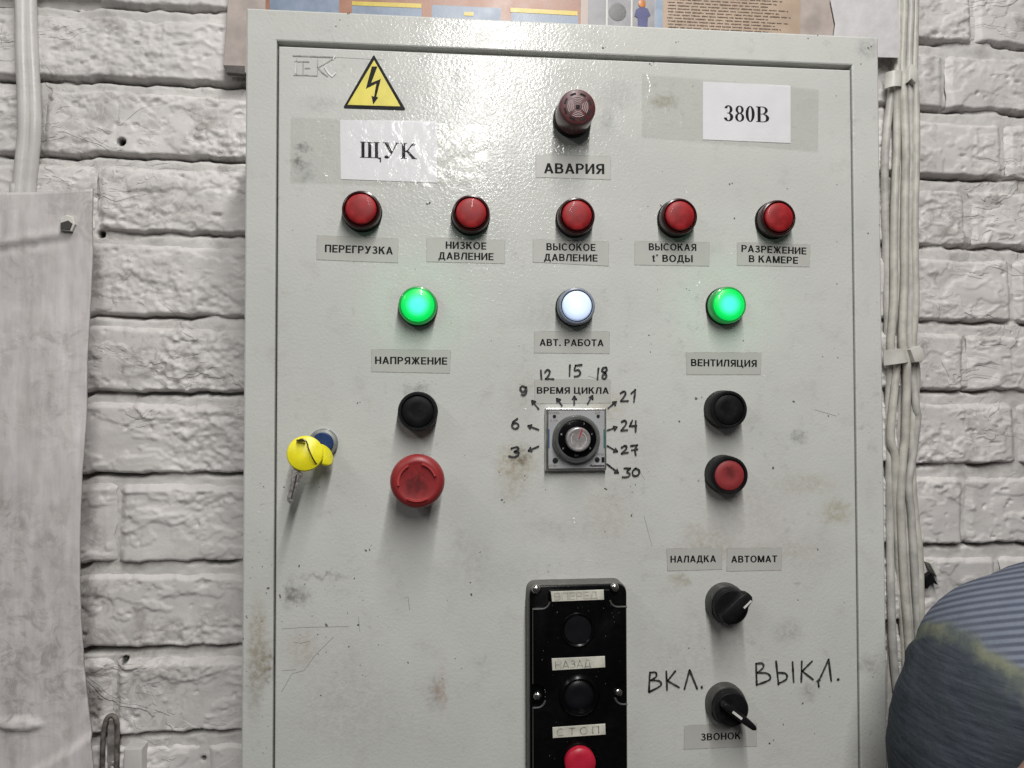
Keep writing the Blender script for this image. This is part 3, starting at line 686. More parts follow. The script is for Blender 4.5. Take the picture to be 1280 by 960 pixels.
# --- grey label stickers
def sticker(corners, lines, label, edge=True):
    TL, TR, BR, BL = corners
    q = [P(a, c, DY) for a, c in (BL, BR, TR, TL)]
    b = MB(); b.mi = 1; b.prism([(p.x, p.z) for p in q], DY, DY-0.00012)
    qi = inset([(p.x, p.z) for p in q], 0.00035)
    b.mi = 0; b.prism(qi, DY-0.00010, DY-0.00022)
    st = b.obj('label_sticker', None, cab, smooth=False, mats=[M['label'], M['labeledge']]); st['label'] = label
    for (s, L, R, cap) in lines: sans(s, L, R, cap, DY-0.00035, M['ink'], st)
    return st
M['labeledge'] = simple('label_edge_soft', (0.33, 0.325, 0.30), 0.6, var=0.35, vs=200)
sticker(((669.5, 193), (763.7, 195), (763.5, 225), (669.5, 222)), [('АВАРИЯ', (680, 216.5), (755.5, 217.5), 13)], 'grey sticker reading АВАРИЯ below the siren')
sticker(((396, 294), (498, 298), (497.5, 329), (395.5, 325)), [('ПЕРЕГРУЗКА', (406, 315), (491, 318), 9.3)], 'grey sticker reading ПЕРЕГРУЗКА')
sticker(((533, 297), (631.5, 300), (631, 330), (533, 327.5)), [('НИЗКОЕ', (557, 310.7), (608, 312), 9), ('ДАВЛЕНИЕ', (548, 324), (617, 325.3), 9)], 'grey sticker reading НИЗКОЕ ДАВЛЕНИЕ')
sticker(((666, 299), (761, 301.7), (761, 333), (665.7, 328)), [('ВЫСОКОЕ', (683, 312.6), (744.5, 313.7), 9), ('ДАВЛЕНИЕ', (680, 325.8), (747, 327), 9)], 'grey sticker reading ВЫСОКОЕ ДАВЛЕНИЕ')
sticker(((793, 301), (887, 302.5), (886.5, 333), (793, 331.5)), [('ВЫСОКАЯ', (811, 312.7), (870.5, 313.5), 9), ('t° ВОДЫ', (815, 327), (866, 327.7), 9)], 'grey sticker reading ВЫСОКАЯ t° ВОДЫ')
sticker(((921, 302.5), (1013, 305.5), (1012, 334), (921, 332)), [('РАЗРЕЖЕНИЕ', (926.7, 314.7), (1008, 318), 9), ('В КАМЕРЕ', (936, 327.5), (997.5, 329.7), 9)], 'grey sticker reading РАЗРЕЖЕНИЕ В КАМЕРЕ')
sticker(((464, 436), (563.7, 437.5), (562.5, 467), (464, 465)), [('НАПРЯЖЕНИЕ', (468.7, 454.7), (559, 455.8), 9)], 'grey sticker reading НАПРЯЖЕНИЕ')
sticker(((667.5, 413.7), (762, 413.9), (762, 442.5), (667.5, 441.5)), [('АВТ. РАБОТА', (674.5, 432.2), (754.5, 432.7), 8.6)], 'grey sticker reading АВТ. РАБОТА')
sticker(((857, 440), (951.7, 440.5), (951, 468.7), (858, 468.7)), [('ВЕНТИЛЯЦИЯ', (863.7, 457.5), (946, 458.6), 9)], 'grey sticker reading ВЕНТИЛЯЦИЯ')
sticker(((668, 474), (763, 474), (763, 504), (668, 505)), [('ВРЕМЯ ЦИКЛА', (671, 491.9), (761, 492.2), 8.2)], 'grey sticker reading ВРЕМЯ ЦИКЛА above the timer')
sticker(((833, 685.5), (902, 684), (903, 712), (834, 714)), [('НАЛАДКА', (838, 703.2), (895, 702.5), 8.6)], 'grey sticker reading НАЛАДКА')
sticker(((908.5, 685), (977.5, 684), (977, 713), (908, 714.5)), [('АВТОМАТ', (914, 703.2), (971.5, 702.6), 8.6)], 'grey sticker reading АВТОМАТ')
sticker(((855, 906.5), (946, 903), (946, 933), (854.5, 937)), [('ЗВОНОК', (876, 925.8), (926, 923.8), 8.8)], 'grey sticker reading ЗВОНОК')

# --- high-voltage warning triangle
def pxpoly(pts, y, zoom=None, org=(0, 0)):
    if zoom: pts = [(org[0]+a/zoom, org[1]+c/zoom) for a, c in pts]
    q = [P(a, c, y) for a, c in pts]; return [(p.x, p.z) for p in q]
b = MB(); b.mi = 0
tri = pxpoly(((466.5, 69.5), (468, 69.5), (506.5, 136), (505.5, 138), (430.5, 135.5), (429.7, 133.5)), DY)
b.prism(tri, DY, DY-0.00025); b.mi = 1
b.prism(pxpoly(((467.6, 75.5), (500.5, 133.2), (434.5, 131.2)), DY), DY-0.0002, DY-0.00040)
tri_o = b.obj('warning_triangle', None, cab, smooth=False, mats=[M['ink'], M['yellowsign']]); tri_o['label'] = 'yellow high-voltage warning triangle sticker'
b = MB(); b.prism(pxpoly(((510, 300), (600, 300), (500, 562), (655, 500), (580, 785), (613, 795), (532, 905), (505, 768), (545, 785), (583, 572), (415, 655)), DY, 12.8, (425, 60)), DY-0.00035, DY-0.00055)
b.obj('lightning_bolt', M['ink'], tri_o, smooth=False)

# --- ghost of a clear logo badge at the top left of the door
M['ghost'] = simple('clear_badge_plastic', (0.46, 0.46, 0.44), 0.22, var=0.05)
M['ghostsh'] = simple('badge_shade_glue', (0.31, 0.305, 0.29), 0.4, var=0.3, vs=200)
b = MB()
for pts, w_ in ((((366, 70), (385, 70.5), (420, 72)), 1.6), (((368, 77), (387, 77.5)), 1.2), (((371, 73), (371, 94)), 1.0), (((381, 85.5), (388, 85.5)), 1.3), (((367, 94), (383, 94.2), (397, 95)), 1.4), (((397, 84), (403, 91), (410, 96)), 1.6), (((397, 73), (397, 94)), 1.0), (((379, 77), (379, 94)), 1.0), (((399, 84), (418, 73)), 1.0)):
    q = [P(*p) for p in pts]; b.ribbon([(p.x, p.z) for p in q], w_*0.00061, DY-0.00035)
bd = b.obj('logo_badge', M['ghostsh'], cab, smooth=False); bd['label'] = 'faint worn logo badge at the top left of the door'
glint = simple('badge_glint_paint', (0.75, 0.75, 0.73), 0.15)  # highlights on the badge, painted as pale strokes
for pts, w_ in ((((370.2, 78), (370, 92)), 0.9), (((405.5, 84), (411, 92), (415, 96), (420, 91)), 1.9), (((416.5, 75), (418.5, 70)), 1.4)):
    b = MB(); q = [P(*p) for p in pts]; b.ribbon([(p.x, p.z) for p in q], w_*0.00061, DY-0.0005); b.obj('badge_highlight', glint, bd, smooth=False)

# --- handwriting
def strokes(name, label, strk, zoom, org, wpx, mat=None):
    b = MB()
    for s in strk:
        s = [(org[0]+a/zoom, org[1]+c/zoom) for a, c in s]
        if len(s) == 1:
            p = P(*s[0]); b.disc((p.x, p.z), wpx*0.00061*0.7, DY-0.0006, 10, jit=0.2); continue
        q = spline([Vector((P(*p).x, P(*p).z)) for p in s], 5) if len(s) > 2 else [Vector((P(*s[0]).x, P(*s[0]).z)).lerp(Vector((P(*s[1]).x, P(*s[1]).z)), k/5) for k in range(6)]
        b.ribbon(q, [wpx*0.00061*random.uniform(0.72, 1.2) for _ in q], DY-0.0006-random.uniform(0, 0.00004))
        for e in (q[0], q[-1]): b.disc((e[0], e[1]), wpx*0.00061*0.48, DY-0.00066, 10)
    o = b.obj(name, mat or M['marker'], cab, smooth=False); o['label'] = label
Z3 = (5.647, (620, 440)); W3 = 2.5
nums = {
 '12': [[(316, 130), (320, 190)], [(345, 142), (362, 125), (379, 138), (370, 165), (350, 188)], [(350, 189), (405, 191)]],
 '15': [[(521, 92), (518, 165)], [(604, 90), (560, 95)], [(560, 95), (554, 130), (580, 126), (594, 148), (580, 168), (553, 172)]],
 '18': [[(722, 115), (715, 192)], [(775, 108), (752, 115), (750, 135), (770, 150), (778, 172), (762, 190), (748, 174), (765, 150), (781, 125), (775, 108)]],
 '9': [[(208, 252), (185, 240), (170, 260), (188, 282), (210, 265), (211, 248)], [(211, 248), (215, 280), (200, 302), (180, 300)]],
 '6': [[(150, 470), (122, 492), (112, 520), (128, 541), (155, 532), (156, 510), (135, 500), (115, 512)]],
 '3': [[(108, 680), (148, 670), (158, 688), (128, 704), (158, 708), (155, 728), (125, 741), (92, 735)]],
 '21': [[(878, 290), (905, 277), (911, 300), (880, 345)], [(880, 346), (930, 345)], [(953, 292), (982, 266)], [(982, 266), (972, 350)]],
 '24': [[(885, 492), (910, 484), (916, 508), (882, 553)], [(882, 554), (925, 550)], [(960, 484), (942, 522)], [(942, 522), (990, 520)], [(985, 486), (984, 562)]],
 '27': [[(885, 674), (912, 660), (919, 680), (885, 715)], [(885, 716), (930, 708)], [(950, 662), (995, 656)], [(995, 656), (980, 690), (985, 726)], [(957, 692), (996, 686)]],
 '30': [[(905, 820), (946, 820)], [(946, 820), (922, 845), (943, 858), (930, 880), (892, 882)], [(985, 820), (962, 842), (970, 872), (1000, 868), (1010, 838), (985, 820)]]}
for k, s in nums.items(): strokes('handwritten_number', 'handwritten marker number '+k+' around the timer', s, *Z3, W3)
for (t, h) in (((300, 402), (253, 343)), ((300, 548), (225, 520)), ((300, 665), (228, 696)), ((465, 380), (428, 328)), ((550, 372), (552, 312)), ((645, 366), (680, 308)), ((790, 396), (847, 350)), ((785, 552), (852, 530)), ((785, 662), (855, 702)), ((782, 790), (862, 852))):
    d = Vector((h[0]-t[0], h[1]-t[1])).normalized(); nn = Vector((-d.y, d.x)); H = Vector(h)
    b1 = H-d*22+nn*15; b2 = H-d*22-nn*13
    strokes('handwritten_arrow', 'handwritten arrow pointing out from the timer', [[t, h], [h, tuple(b1)], [h, tuple(b2)], [tuple(b1), tuple(H-d*8)]], *Z3, 2.1)
Z4 = (4.923, (800, 820))
strokes('handwritten_word', 'handwritten word ВКЛ. left of the lower switch', [[(60, 98), (56, 160), (54, 218)], [(60, 100), (94, 98), (98, 124), (66, 146)], [(66, 146), (118, 152), (124, 180), (56, 218)], [(160, 92), (165, 205)], [(216, 90), (168, 150)], [(168, 150), (238, 190)], [(272, 200), (303, 84)], [(303, 84), (350, 198)], [(378, 190)]], *Z4, 2.5)
strokes('handwritten_word', 'handwritten word ВЫКЛ. right of the lower switch', [[(712, 44), (714, 110), (716, 176)], [(712, 45), (750, 43), (756, 68), (720, 100)], [(720, 100), (784, 106), (796, 142), (716, 175)], [(835, 30), (850, 172)], [(843, 100), (895, 106), (898, 140), (850, 166)], [(936, 34), (943, 156)], [(993, 30), (990, 155)], [(1056, 30), (996, 90)], [(996, 90), (1062, 142)], [(1098, 186), (1096, 150), (1112, 120), (1158, 18)], [(1158, 18), (1174, 150)], [(1088, 152), (1104, 146)], [(1217, 142)]], *Z4, 2.5)

# --- devices: every lathe is built about its own centre, at the door face
def lathe_obj(name, c, prof, mat, parent, n=40, cap=True, base=DY, ang=35, rx=1, rz=1):
    b = MB(); b.lathe((c.x, base, c.z), prof, n, cap, rx, rz)
    return mesh_obj(name, b.v, b.f, mat, parent, origin=(c.x, base, c.z), ang=ang)
def partroot(name, c, mat_collar, label, prof):
    o = lathe_obj(name, c, prof, mat_collar, cab); o['label'] = label; return o

def lamp(px, py, kind, label):
    c = P(px, py, -0.0125); c = Vector((c.x, DY, c.z))
    o = partroot('indicator_lamp', c, M['black'], label, [(0.0149, 0), (0.0149, 0.0022), (0.0144, 0.003), (0.0140, 0.003)])
    ring = {'red': M['redring'], 'green': M['greenring'], 'white': M['whitering']}[kind]
    lens = {'red': M['redlens'], 'green': M['greenlens'], 'white': M['whitelens']}[kind]
    lathe_obj('bezel', c, [(0.0143, 0.0025), (0.0144, 0.0085), (0.0142, 0.0098), (0.0136, 0.0108), (0.0127, 0.0112), (0.0122, 0.0108)], ring, o, cap=False)
    rl = {'red': 0.0115, 'green': 0.0124, 'white': 0.0114}[kind]
    lathe_obj('lens', c, [(rl, 0.0100), (rl, 0.0112), (rl*0.96, 0.0120), (rl*0.88, 0.0125), (rl*0.6, 0.0129), (rl*0.3, 0.0131), (0.0006, 0.0132)], lens, o, ang=60)
lamp(451, 261, 'red', 'red lamp above the ПЕРЕГРУЗКА sticker')
lamp(589, 266, 'red', 'red lamp above the НИЗКОЕ ДАВЛЕНИЕ sticker')
lamp(721.5, 269, 'red', 'red lamp above the ВЫСОКОЕ ДАВЛЕНИЕ sticker')
lamp(850.5, 269.5, 'red', 'red lamp above the ВЫСОКАЯ t° ВОДЫ sticker')
lamp(974.5, 271.5, 'red', 'red lamp above the РАЗРЕЖЕНИЕ В КАМЕРЕ sticker')
lamp(522, 381, 'green', 'lit green lamp above the НАПРЯЖЕНИЕ sticker')
lamp(912, 380.5, 'green', 'lit green lamp above the ВЕНТИЛЯЦИЯ sticker')
lamp(721.5, 382, 'white', 'lit white lamp above the АВТ. РАБОТА sticker')

# the LEDs behind the lit lenses shine on the door around them
for px, py, e_, col in ((522, 381, 0.011, (0.05, 1, 0.35)), (912, 380.5, 0.011, (0.05, 1, 0.35)), (721.5, 382, 0.003, (0.7, 0.85, 1))):
    c = P(px, py, -0.0125); l = bpy.data.lights.new('lamp_led', 'POINT'); l.energy = e_; l.color = col; l.shadow_soft_size = 0.009
    lo_ = bpy.data.objects.new('lamp_led', l); COL.objects.link(lo_); lo_.location = (c.x, -0.0235, c.z)
# siren
c = P(722, 134, -0.024); c = Vector((c.x, DY, c.z))
o = partroot('siren', c, M['black'], 'dark red round buzzer with a grille at the top of the door', [(0.0150, 0), (0.0150, 0.004), (0.0146, 0.005), (0.0140, 0.005)])
lathe_obj('siren_body', c, [(0.0143, 0.004), (0.0144, 0.014), (0.0141, 0.0215), (0.0134, 0.0235), (0.0120, 0.0240)], M['sirenbody'], o, cap=False)
lathe_obj('siren_face', c, [(0.0138, 0.0226), (0.0133, 0.0240), (0.0124, 0.0246)], M['siren'], o)
b = MB()
def arcbar(b, c, r0, r1, a0, a1, h0, h1, n=8):
    v = []; f = []
    for k in range(n+1):
        a = R_(a0+(a1-a0)*k/n)
        for r in (r0, r1):
            for h in (h0, h1): v.append((c.x+r*math.cos(a), DY-h, c.z+r*math.sin(a)))
    for k in range(n):
        i = 4*k; f += [(i+1, i+3, i+7, i+5), (i, i+1, i+5, i+4), (i+2, i+6, i+7, i+3)]
    f += [(0, 2, 3, 1), (4*n, 4*n+1, 4*n+3, 4*n+2)]; b.add(v, f)
for k in range(8): arcbar(b, c, 0.0092, 0.0107, k*45+8, k*45+34, 0.0235, 0.02475)
b.obj('sound_slot', M['hole'], o); b = MB()
for q in range(4):
    for r in (0.0034, 0.0047, 0.0060, 0.0073): arcbar(b, c, r, r+0.00055, q*90-35, q*90+35, 0.0235, 0.0249)
b.obj('grille', M['pale'], o); b = MB()
b.prism([(c.x-0.0014, c.z-0.0014), (c.x+0.0014, c.z-0.0014), (c.x+0.0014, c.z+0.0014), (c.x-0.0014, c.z+0.0014)], DY-0.0235, DY-0.0250); b.obj('centre_hole', M['hole'], o, smooth=False)

# push buttons
def button(px, py, capm, label, h=0.0150, dome=False):
    c = P(px, py, -h); c = Vector((c.x, DY, c.z))
    o = partroot('push_button', c, M['black'], label, [(0.0150, 0), (0.0150, 0.003), (0.0148, 0.009), (0.0145, h-0.001), (0.0138, h), (0.0124, h), (0.0120, h-0.0006), (0.0119, h-0.0022)])
    lathe_obj('button_cap', c, [(0.0117, h-0.003), (0.0117, h-0.0014), (0.0112, h-0.0009), (0.006, h-0.0013), (0.0005, h-0.0015)], capm, o, ang=60)
    return o, c
button(522, 514.5, M['black'], 'black push button under the НАПРЯЖЕНИЕ sticker')
button(911.5, 512, M['black'], 'black push button under the ВЕНТИЛЯЦИЯ sticker')
def grimy():
    t = NT('red_button_cap_grimy'); q = t.vmath('MULTIPLY', t.co, (1, 0, 1)); q = t.vmath('SUBTRACT', q, (0.0012, 0, 0.0018)); L = t.math('ADD', t.vmath('LENGTH', q), t.ramp(t.noise(400, 3).outputs['Fac'], 0.3, 0.7, -0.0015, 0.0015))
    return t.fin(t.mix(t.ramp(L, 0.0070, 0.0015, 0, 0.65), (0.26, 0.028, 0.031, 1), (0.07, 0.010, 0.010, 1)), 0.5)
o, c = button(912.5, 594.5, grimy(), 'red push button in a black collar on the right of the door')

# emergency stop
c = P(521.5, 602.5, -0.029); c = Vector((c.x, DY, c.z))
o = partroot('emergency_stop', c, M['black'], 'red mushroom emergency stop button', [(0.0150, 0), (0.0150, 0.004), (0.0142, 0.006), (0.0130, 0.007), (0.0125, 0.016), (0.0100, 0.018)])
def grimy2():
    t = NT('red_mushroom_grimy'); q = t.vmath('MULTIPLY', t.co, (1, 0, 1)); q = t.vmath('SUBTRACT', q, (-0.001, 0, -0.002)); L = t.math('ADD', t.vmath('LENGTH', q), t.ramp(t.noise(250, 3).outputs['Fac'], 0.3, 0.7, -0.003, 0.003))
    c_ = t.mix(t.ramp(L, 0.0120, 0.0010, 0, 0.72), (0.255, 0.022, 0.024, 1), (0.055, 0.009, 0.009, 1))
    return t.fin(c_, 0.42, t.bump(t.noise(400, 2).outputs['Fac'], 0.4, 0.00004))
lathe_obj('mushroom_head', c, [(0.0130, 0.0165), (0.0178, 0.0175), (0.0192, 0.0195), (0.0197, 0.0225), (0.0192, 0.0255), (0.0180, 0.0275), (0.0160, 0.0287), (0.0146, 0.0290), (0.0138, 0.0288), (0.0120, 0.0284), (0.006, 0.0282), (0.0005, 0.0281)], grimy2(), o, n=56, ang=50)
for a0, a1 in ((18, 76), (118, 190), (238, 302)):
    b = MB(); arcbar(b, c, 0.0128, 0.0142, a0, a1, 0.0280, 0.0303, 12); b.obj('raised_arrow', simple('red_ridge', (0.40, 0.05, 0.05), 0.35) if 'red_ridge' not in bpy.data.materials else bpy.data.materials['red_ridge'], o)

# rotary switches
def selector(px, py, ang, label, markpos, big):
    c = P(px, py, 0); c = Vector((c.x, DY, c.z))
    o = partroot('rotary_switch', c, M['dkgrey'], label, [(0.0155, 0), (0.0155, 0.0045), (0.0150, 0.0075), (0.0143, 0.0085), (0.0125, 0.0085)])
    lathe_obj('knob', c, [(0.0133, 0.0082), (0.0135, 0.0120), (0.0132, 0.0155), (0.0124, 0.0165)], M['black'], o)
    a = R_(ang); ex = Vector((math.cos(a), math.sin(a))); en = Vector((-ex.y, ex.x)); C = Vector((c.x, c.z))
    L0, L1, wd = big
    pts = []
    for u, v in ((-L0, -wd*0.8), (-L0-0.001, 0), (-L0, wd*0.8), (-L0*0.4, wd), (L1*0.5, wd*0.95), (L1-0.002, wd*0.75), (L1, wd*0.3), (L1, -wd*0.3), (L1-0.002, -wd*0.75), (L1*0.5, -wd*0.95), (-L0*0.4, -wd)):
        pts.append(tuple(C+ex*u+en*v))
    b = MB(); b.prism(pts, DY-0.0155, DY-0.0245, 0.0012); b.obj('handle', M['black'], o, ang=40)
    m0, m1, off, w_ = markpos
    b = MB(); q = [C+ex*m0+en*(off-w_), C+ex*m1+en*(off-w_), C+ex*m1+en*(off+w_), C+ex*m0+en*(off+w_)]
    b.prism([tuple(k) for k in q], DY-0.0243, DY-0.0248); b.obj('pointer_mark', M['white'], o, smooth=False)
selector(905, 752.5, 43, 'black rotary switch under НАЛАДКА and АВТОМАТ', (0.0055, 0.0135, -0.0028, 0.0007), (0.0115, 0.0160, 0.0058))
selector(905, 877, -38, 'black rotary switch above the ЗВОНОК sticker', (-0.0035, 0.0055, 0.0, 0.0009), (0.0110, 0.0200, 0.0028))

# timer relay
TLc = P(681.5, 510, -0.004); BRc = P(758, 588, -0.004); tx0, tx1, tz0, tz1 = TLc.x, BRc.x, BRc.z, TLc.z
b = MB(); b.prism(rrect(tx0, tz0, tx1, tz1, 0.0010, 3), DY, DY-0.0050, 0.0007)
tim = b.obj('timer_relay', M['silver'], cab, origin=((tx0+tx1)/2, DY, (tz0+tz1)/2)); tim['label'] = 'square silver timer relay with a round dial'
TY = DY-0.0050
b = MB(); b.prism(rrect(tx0+0.0022, tz0+0.0020, tx1-0.0016, tz1-0.0020, 0.0006, 2), TY+0.001, TY-0.0003); b.obj('face_plate', M['timerface'], tim, smooth=False)
b = MB(); b.prism(rrect(tx0+0.0014, tz0+0.0013, tx1-0.0010, tz1-0.0012, 0.0006, 2), TY+0.001, TY-0.00008); b.obj('dark_line', M['dkgrey'], tim, smooth=False)
ZT = (9.6, (670, 500))
def tp(X, Y, y=TY): return P(670+X/9.6, 500+Y/9.6, y)
for X, Y, r in ((220, 195, 20), (745, 193, 20), (230, 725, 33), (733, 715, 30)):
    q = tp(X, Y); b = MB(); b.lathe((q.x, TY, q.z), [(r/9.6*0.00061, 0.0002), (r/9.6*0.00061, 0.0008), (r/9.6*0.0005, 0.0009)], 18); b.obj('round_hole', M['hole'], tim)
def trect(X0, Y0, X1, Y1, name, mat, dy=0.0006):
    A, B = tp(X0, Y0), tp(X1, Y1); b = MB(); b.prism([(A.x, B.z), (B.x, B.z), (B.x, A.z), (A.x, A.z)], TY-0.0002, TY-dy); return b.obj(name, mat, tim, smooth=False)
trect(148, 350, 162, 575, 'blue_stripe', M['bluep']); trect(808, 350, 824, 575, 'teal_stripe', M['teal'])
trect(785, 685, 820, 745, 'mode_box', M['ink'])
def ttext(s, X0, X1, Yb, cap, mat, bold=0.01): text(s, (670+X0/9.6, 500+Yb/9.6), (670+X1/9.6, 500+Yb/9.6), cap/9.6, TY-0.0007, mat, tim, bold)
ttext('POWER', 150, 285, 163, 26, M['pencil']); ttext('OUT', 708, 775, 163, 26, M['pencil']); ttext('0 1UA', 175, 262, 252, 20, M['pencil'])
ttext('AT8N', 150, 252, 800, 26, M['pencil']); ttext('Autonics', 645, 822, 797, 26, M['ink'], 0.02); ttext('MODE', 735, 815, 660, 20, M['pencil'])
q = tp(497, 470, -0.012); dc = Vector((q.x, TY, q.z))
def L2(name, prof, mat, n=48, ang=35, cap=True):
    b = MB(); b.lathe((dc.x, TY, dc.z), prof, n, cap); return mesh_obj(name, b.v, b.f, mat, tim, origin=(dc.x, TY, dc.z), ang=ang)
L2('dial_ring', [(0.0184, 0.0003), (0.0184, 0.003), (0.0178, 0.0055), (0.0166, 0.0068), (0.0152, 0.0070), (0.0146, 0.0064), (0.0145, 0.0045)], simple('smoky_ring', (0.085, 0.088, 0.084), 0.22, coat=0.5, bd=0.00002), cap=False)
L2('dial_disc', [(0.0146, 0.0035), (0.0145, 0.0052), (0.0130, 0.0056)], M['gloss_black'])
L2('dial_knob', [(0.0092, 0.0050), (0.0092, 0.0112), (0.0088, 0.0120), (0.0080, 0.0123), (0.0070, 0.0120), (0.003, 0.0118), (0.0004, 0.0118)], simple('clear_silver_knob', (0.36, 0.34, 0.34), 0.28, 0.4, vs=250), ang=50)
b = MB(); a = R_(72); e = Vector((math.cos(a), math.sin(a))); b.ribbon([(dc.x+e.x*k, dc.z+e.y*k) for k in (0.0015, 0.0050, 0.0085)], 0.0009, TY-0.0126); b.obj('red_pointer', M['redp'], tim, smooth=False)
arcs = simple('knob_arc', (0.62, 0.58, 0.57), 0.35)
b = MB()
for a0, a1 in ((-60, 60), (130, 215)):
    for k in range(9): pass
    b.ribbon([(dc.x+0.0058*math.cos(R_(a0+(a1-a0)*k/9)), dc.z+0.0058*math.sin(R_(a0+(a1-a0)*k/9))) for k in range(10)], 0.0004, TY-0.0126)
b.obj('knob_ring_mark', arcs, tim, smooth=False)
dk_ = simple('dial_print', (0.22, 0.22, 0.21), 0.5)
for s, X, Y in (('0', 325, 582), ('1', 305, 412), ('2', 402, 282), ('3', 575, 286), ('4', 668, 410), ('5', 650, 580), ('SEC', 485, 664)):
    hw = 9 if len(s) == 1 else 26
    text(s, (670+(X-hw)/9.6, 500+(Y+9)/9.6), (670+(X+hw)/9.6, 500+(Y+9)/9.6), 2.3, TY-0.0058, dk_, tim, 0.005, 'dial_number')
b = MB()
for k in range(14):
    a = R_(-62+k*5.5); b.ribbon([(dc.x+r*math.cos(a), dc.z+r*math.sin(a)) for r in (0.0150, 0.0166)], 0.0002, TY-0.0072)
b.obj('dial_ticks', dk_, tim, smooth=False)

# lock in the door
c = P(403.5, 554, -0.004); c = Vector((c.x, DY, c.z))
lock = partroot('door_lock', c, M['lockring'], 'round zinc door lock with blue insert', [(0.0108, 0), (0.0108, 0.0030), (0.0100, 0.0042), (0.0080, 0.0046), (0.0076, 0.0040), (0.0075, 0.0030)])
lathe_obj('lock_insert', c, [(0.0078, 0.0028), (0.0078, 0.0056), (0.0072, 0.0062)], M['blue'], lock)

# ================================================================== THINGS ON THE CABINET
# paper signs under clear tape, with serif capitals
def quad(p, a, b_, c_, d_): p.append([a, b_, c_, d_])
def G(ch):
    s = 0.045
    if ch == 'Щ':
        p = []
        for x in (0.07, 0.43, 0.79): p += [rect(x, 0, x+0.17, 1), rect(x-0.07, 1-s, x+0.24, 1)]
        p += [rect(0, 0, 1.12, s), [(1.08, s), (1.12, s), (1.12, -0.26), (1.04, -0.26)], [(0.9, 0), (1.12, 0), (1.12, -0.10), (1.0, -0.06)]]; return p, 1.14
    if ch == 'У':
        return [[(0.08, 1), (0.28, 1), (0.52, 0.40), (0.44, 0.26)], [(0.44, 0.26), (0.50, 0.30), (0.80, 1), (0.72, 1)], [(0.44, 0.28), (0.52, 0.36), (0.34, 0.02), (0.26, 0.0)], rect(0, 1-s, 0.36, 1), rect(0.62, 1-s, 0.88, 1)]+half_ring(0.20, 0.09, 0.11, 0.10, 0.10, 0.09, 0, 360, 12)+half_ring(0.24, 0.13, 0.16, 0.14, 0.05, 0.05, 200, 330, 8), 0.88
    if ch == 'К':
        return [rect(0.09, 0, 0.27, 1), rect(0, 0, 0.36, s), rect(0, 1-s, 0.36, 1), [(0.27, 0.50), (0.27, 0.43), (0.42, 0.50), (0.70, 0.96), (0.63, 0.98), (0.38, 0.56)], [(0.38, 0.56), (0.30, 0.47), (0.66, 0.0), (0.88, 0.0)], rect(0.60, 0, 0.92, s)]+half_ring(0.72, 0.91, 0.10, 0.09, 0.09, 0.08, 0, 360, 12), 0.93
    if ch == 'В':
        return [rect(0.09, 0, 0.27, 1), rect(0, 0, 0.45, s), rect(0, 1-s, 0.42, 1), rect(0.27, 0.50, 0.42, 0.54)]+half_ring(0.40, 0.76, 0.30, 0.24, 0.17, 0.045, -90, 90)+half_ring(0.44, 0.26, 0.34, 0.265, 0.19, 0.045, -90, 90), 0.80
    if ch == '0': return half_ring(0.27, 0.5, 0.27, 0.51, 0.175, 0.06, 0, 360, 32), 0.56
    if ch == '8': return half_ring(0.27, 0.75, 0.24, 0.26, 0.145, 0.06, 0, 360, 26)+half_ring(0.27, 0.26, 0.27, 0.28, 0.155, 0.06, 0, 360, 26), 0.56
    if ch == '3': return half_ring(0.22, 0.75, 0.24, 0.26, 0.165, 0.06, -70, 165, 20)+half_ring(0.22, 0.26, 0.28, 0.28, 0.185, 0.065, -170, 90, 24)+half_ring(0.06, 0.12, 0.07, 0.07, 0.065, 0.065, 0, 360, 10)+[rect(0.14, 0.49, 0.26, 0.53)], 0.55
def serif(word, L, R, cap, y, parent):
    polys = []; x = 0
    for ch in word:
        g, wd = G(ch); polys += [[(x+a, c_) for a, c_ in p] for p in g]; x += wd+0.06
    tot = x-0.06; A = P(L[0], L[1], y); B = P(R[0], R[1], y); ex = (B-A); Wd = ex.length; ex.normalize(); ez = Vector((-ex.z, 0, ex.x)); H = cap*0.00061
    v = []; f = []
    for i, p in enumerate(polys):
        n = len(v); f.append(tuple(range(n, n+len(p))))
        for a, c_ in p:
            q = A+ex*(a/tot*Wd)+ez*(c_*H); q.y = y-(i % 12)*0.000003; v.append(q)
    return mesh_obj('lettering', v, f, M['ink'], parent, smooth=False)
def paper_sign(pap, tape, word, L, R, cap, label, cuts):
    q = [P(a, c_, DY) for a, c_ in pap]
    root = empty('paper_sign', ((q[0].x+q[2].x)/2, DY, (q[0].z+q[2].z)/2), label, 'sign')
    b = MB(); b.prism([(p.x, p.z) for p in q], DY-0.0001, DY-0.0003); b.obj('paper', M['paper'], root, smooth=False)
    serif(word, L, R, cap, DY-0.0004, root)
    for k, tq in enumerate(tape):
        t = [P(a, c_, DY) for a, c_ in tq]; nx, nz = 40, 14; V = []; Fc = []
        for j in range(nz+1):
            for i in range(nx+1):
                u, v_ = i/nx, j/nz; p = (t[0]*(1-u)+t[1]*u)*(1-v_)+(t[3]*(1-u)+t[2]*u)*v_
                p.y = DY-0.00062-0.0003*k-abs(math.sin(p.x*190+p.z*330*(0.6+0.4*math.sin(p.x*40)))**9)*0.00035; V.append(tuple(p))
        for j in range(nz):
            for i in range(nx): a = j*(nx+1)+i; Fc.append((a, a+1, a+nx+2, a+nx+1))
        mesh_obj('clear_tape', V, Fc, M['tape'], root, ang=80)
    return root
paper_sign(((425, 150), (546, 151.5), (546.5, 228.5), (426, 224)), [((363.5, 146), (610, 157), (609, 237), (363, 228))], 'ЩУК', (450, 197), (522, 199), 20, 'white paper sign reading ЩУК taped below the yellow warning triangle', None)
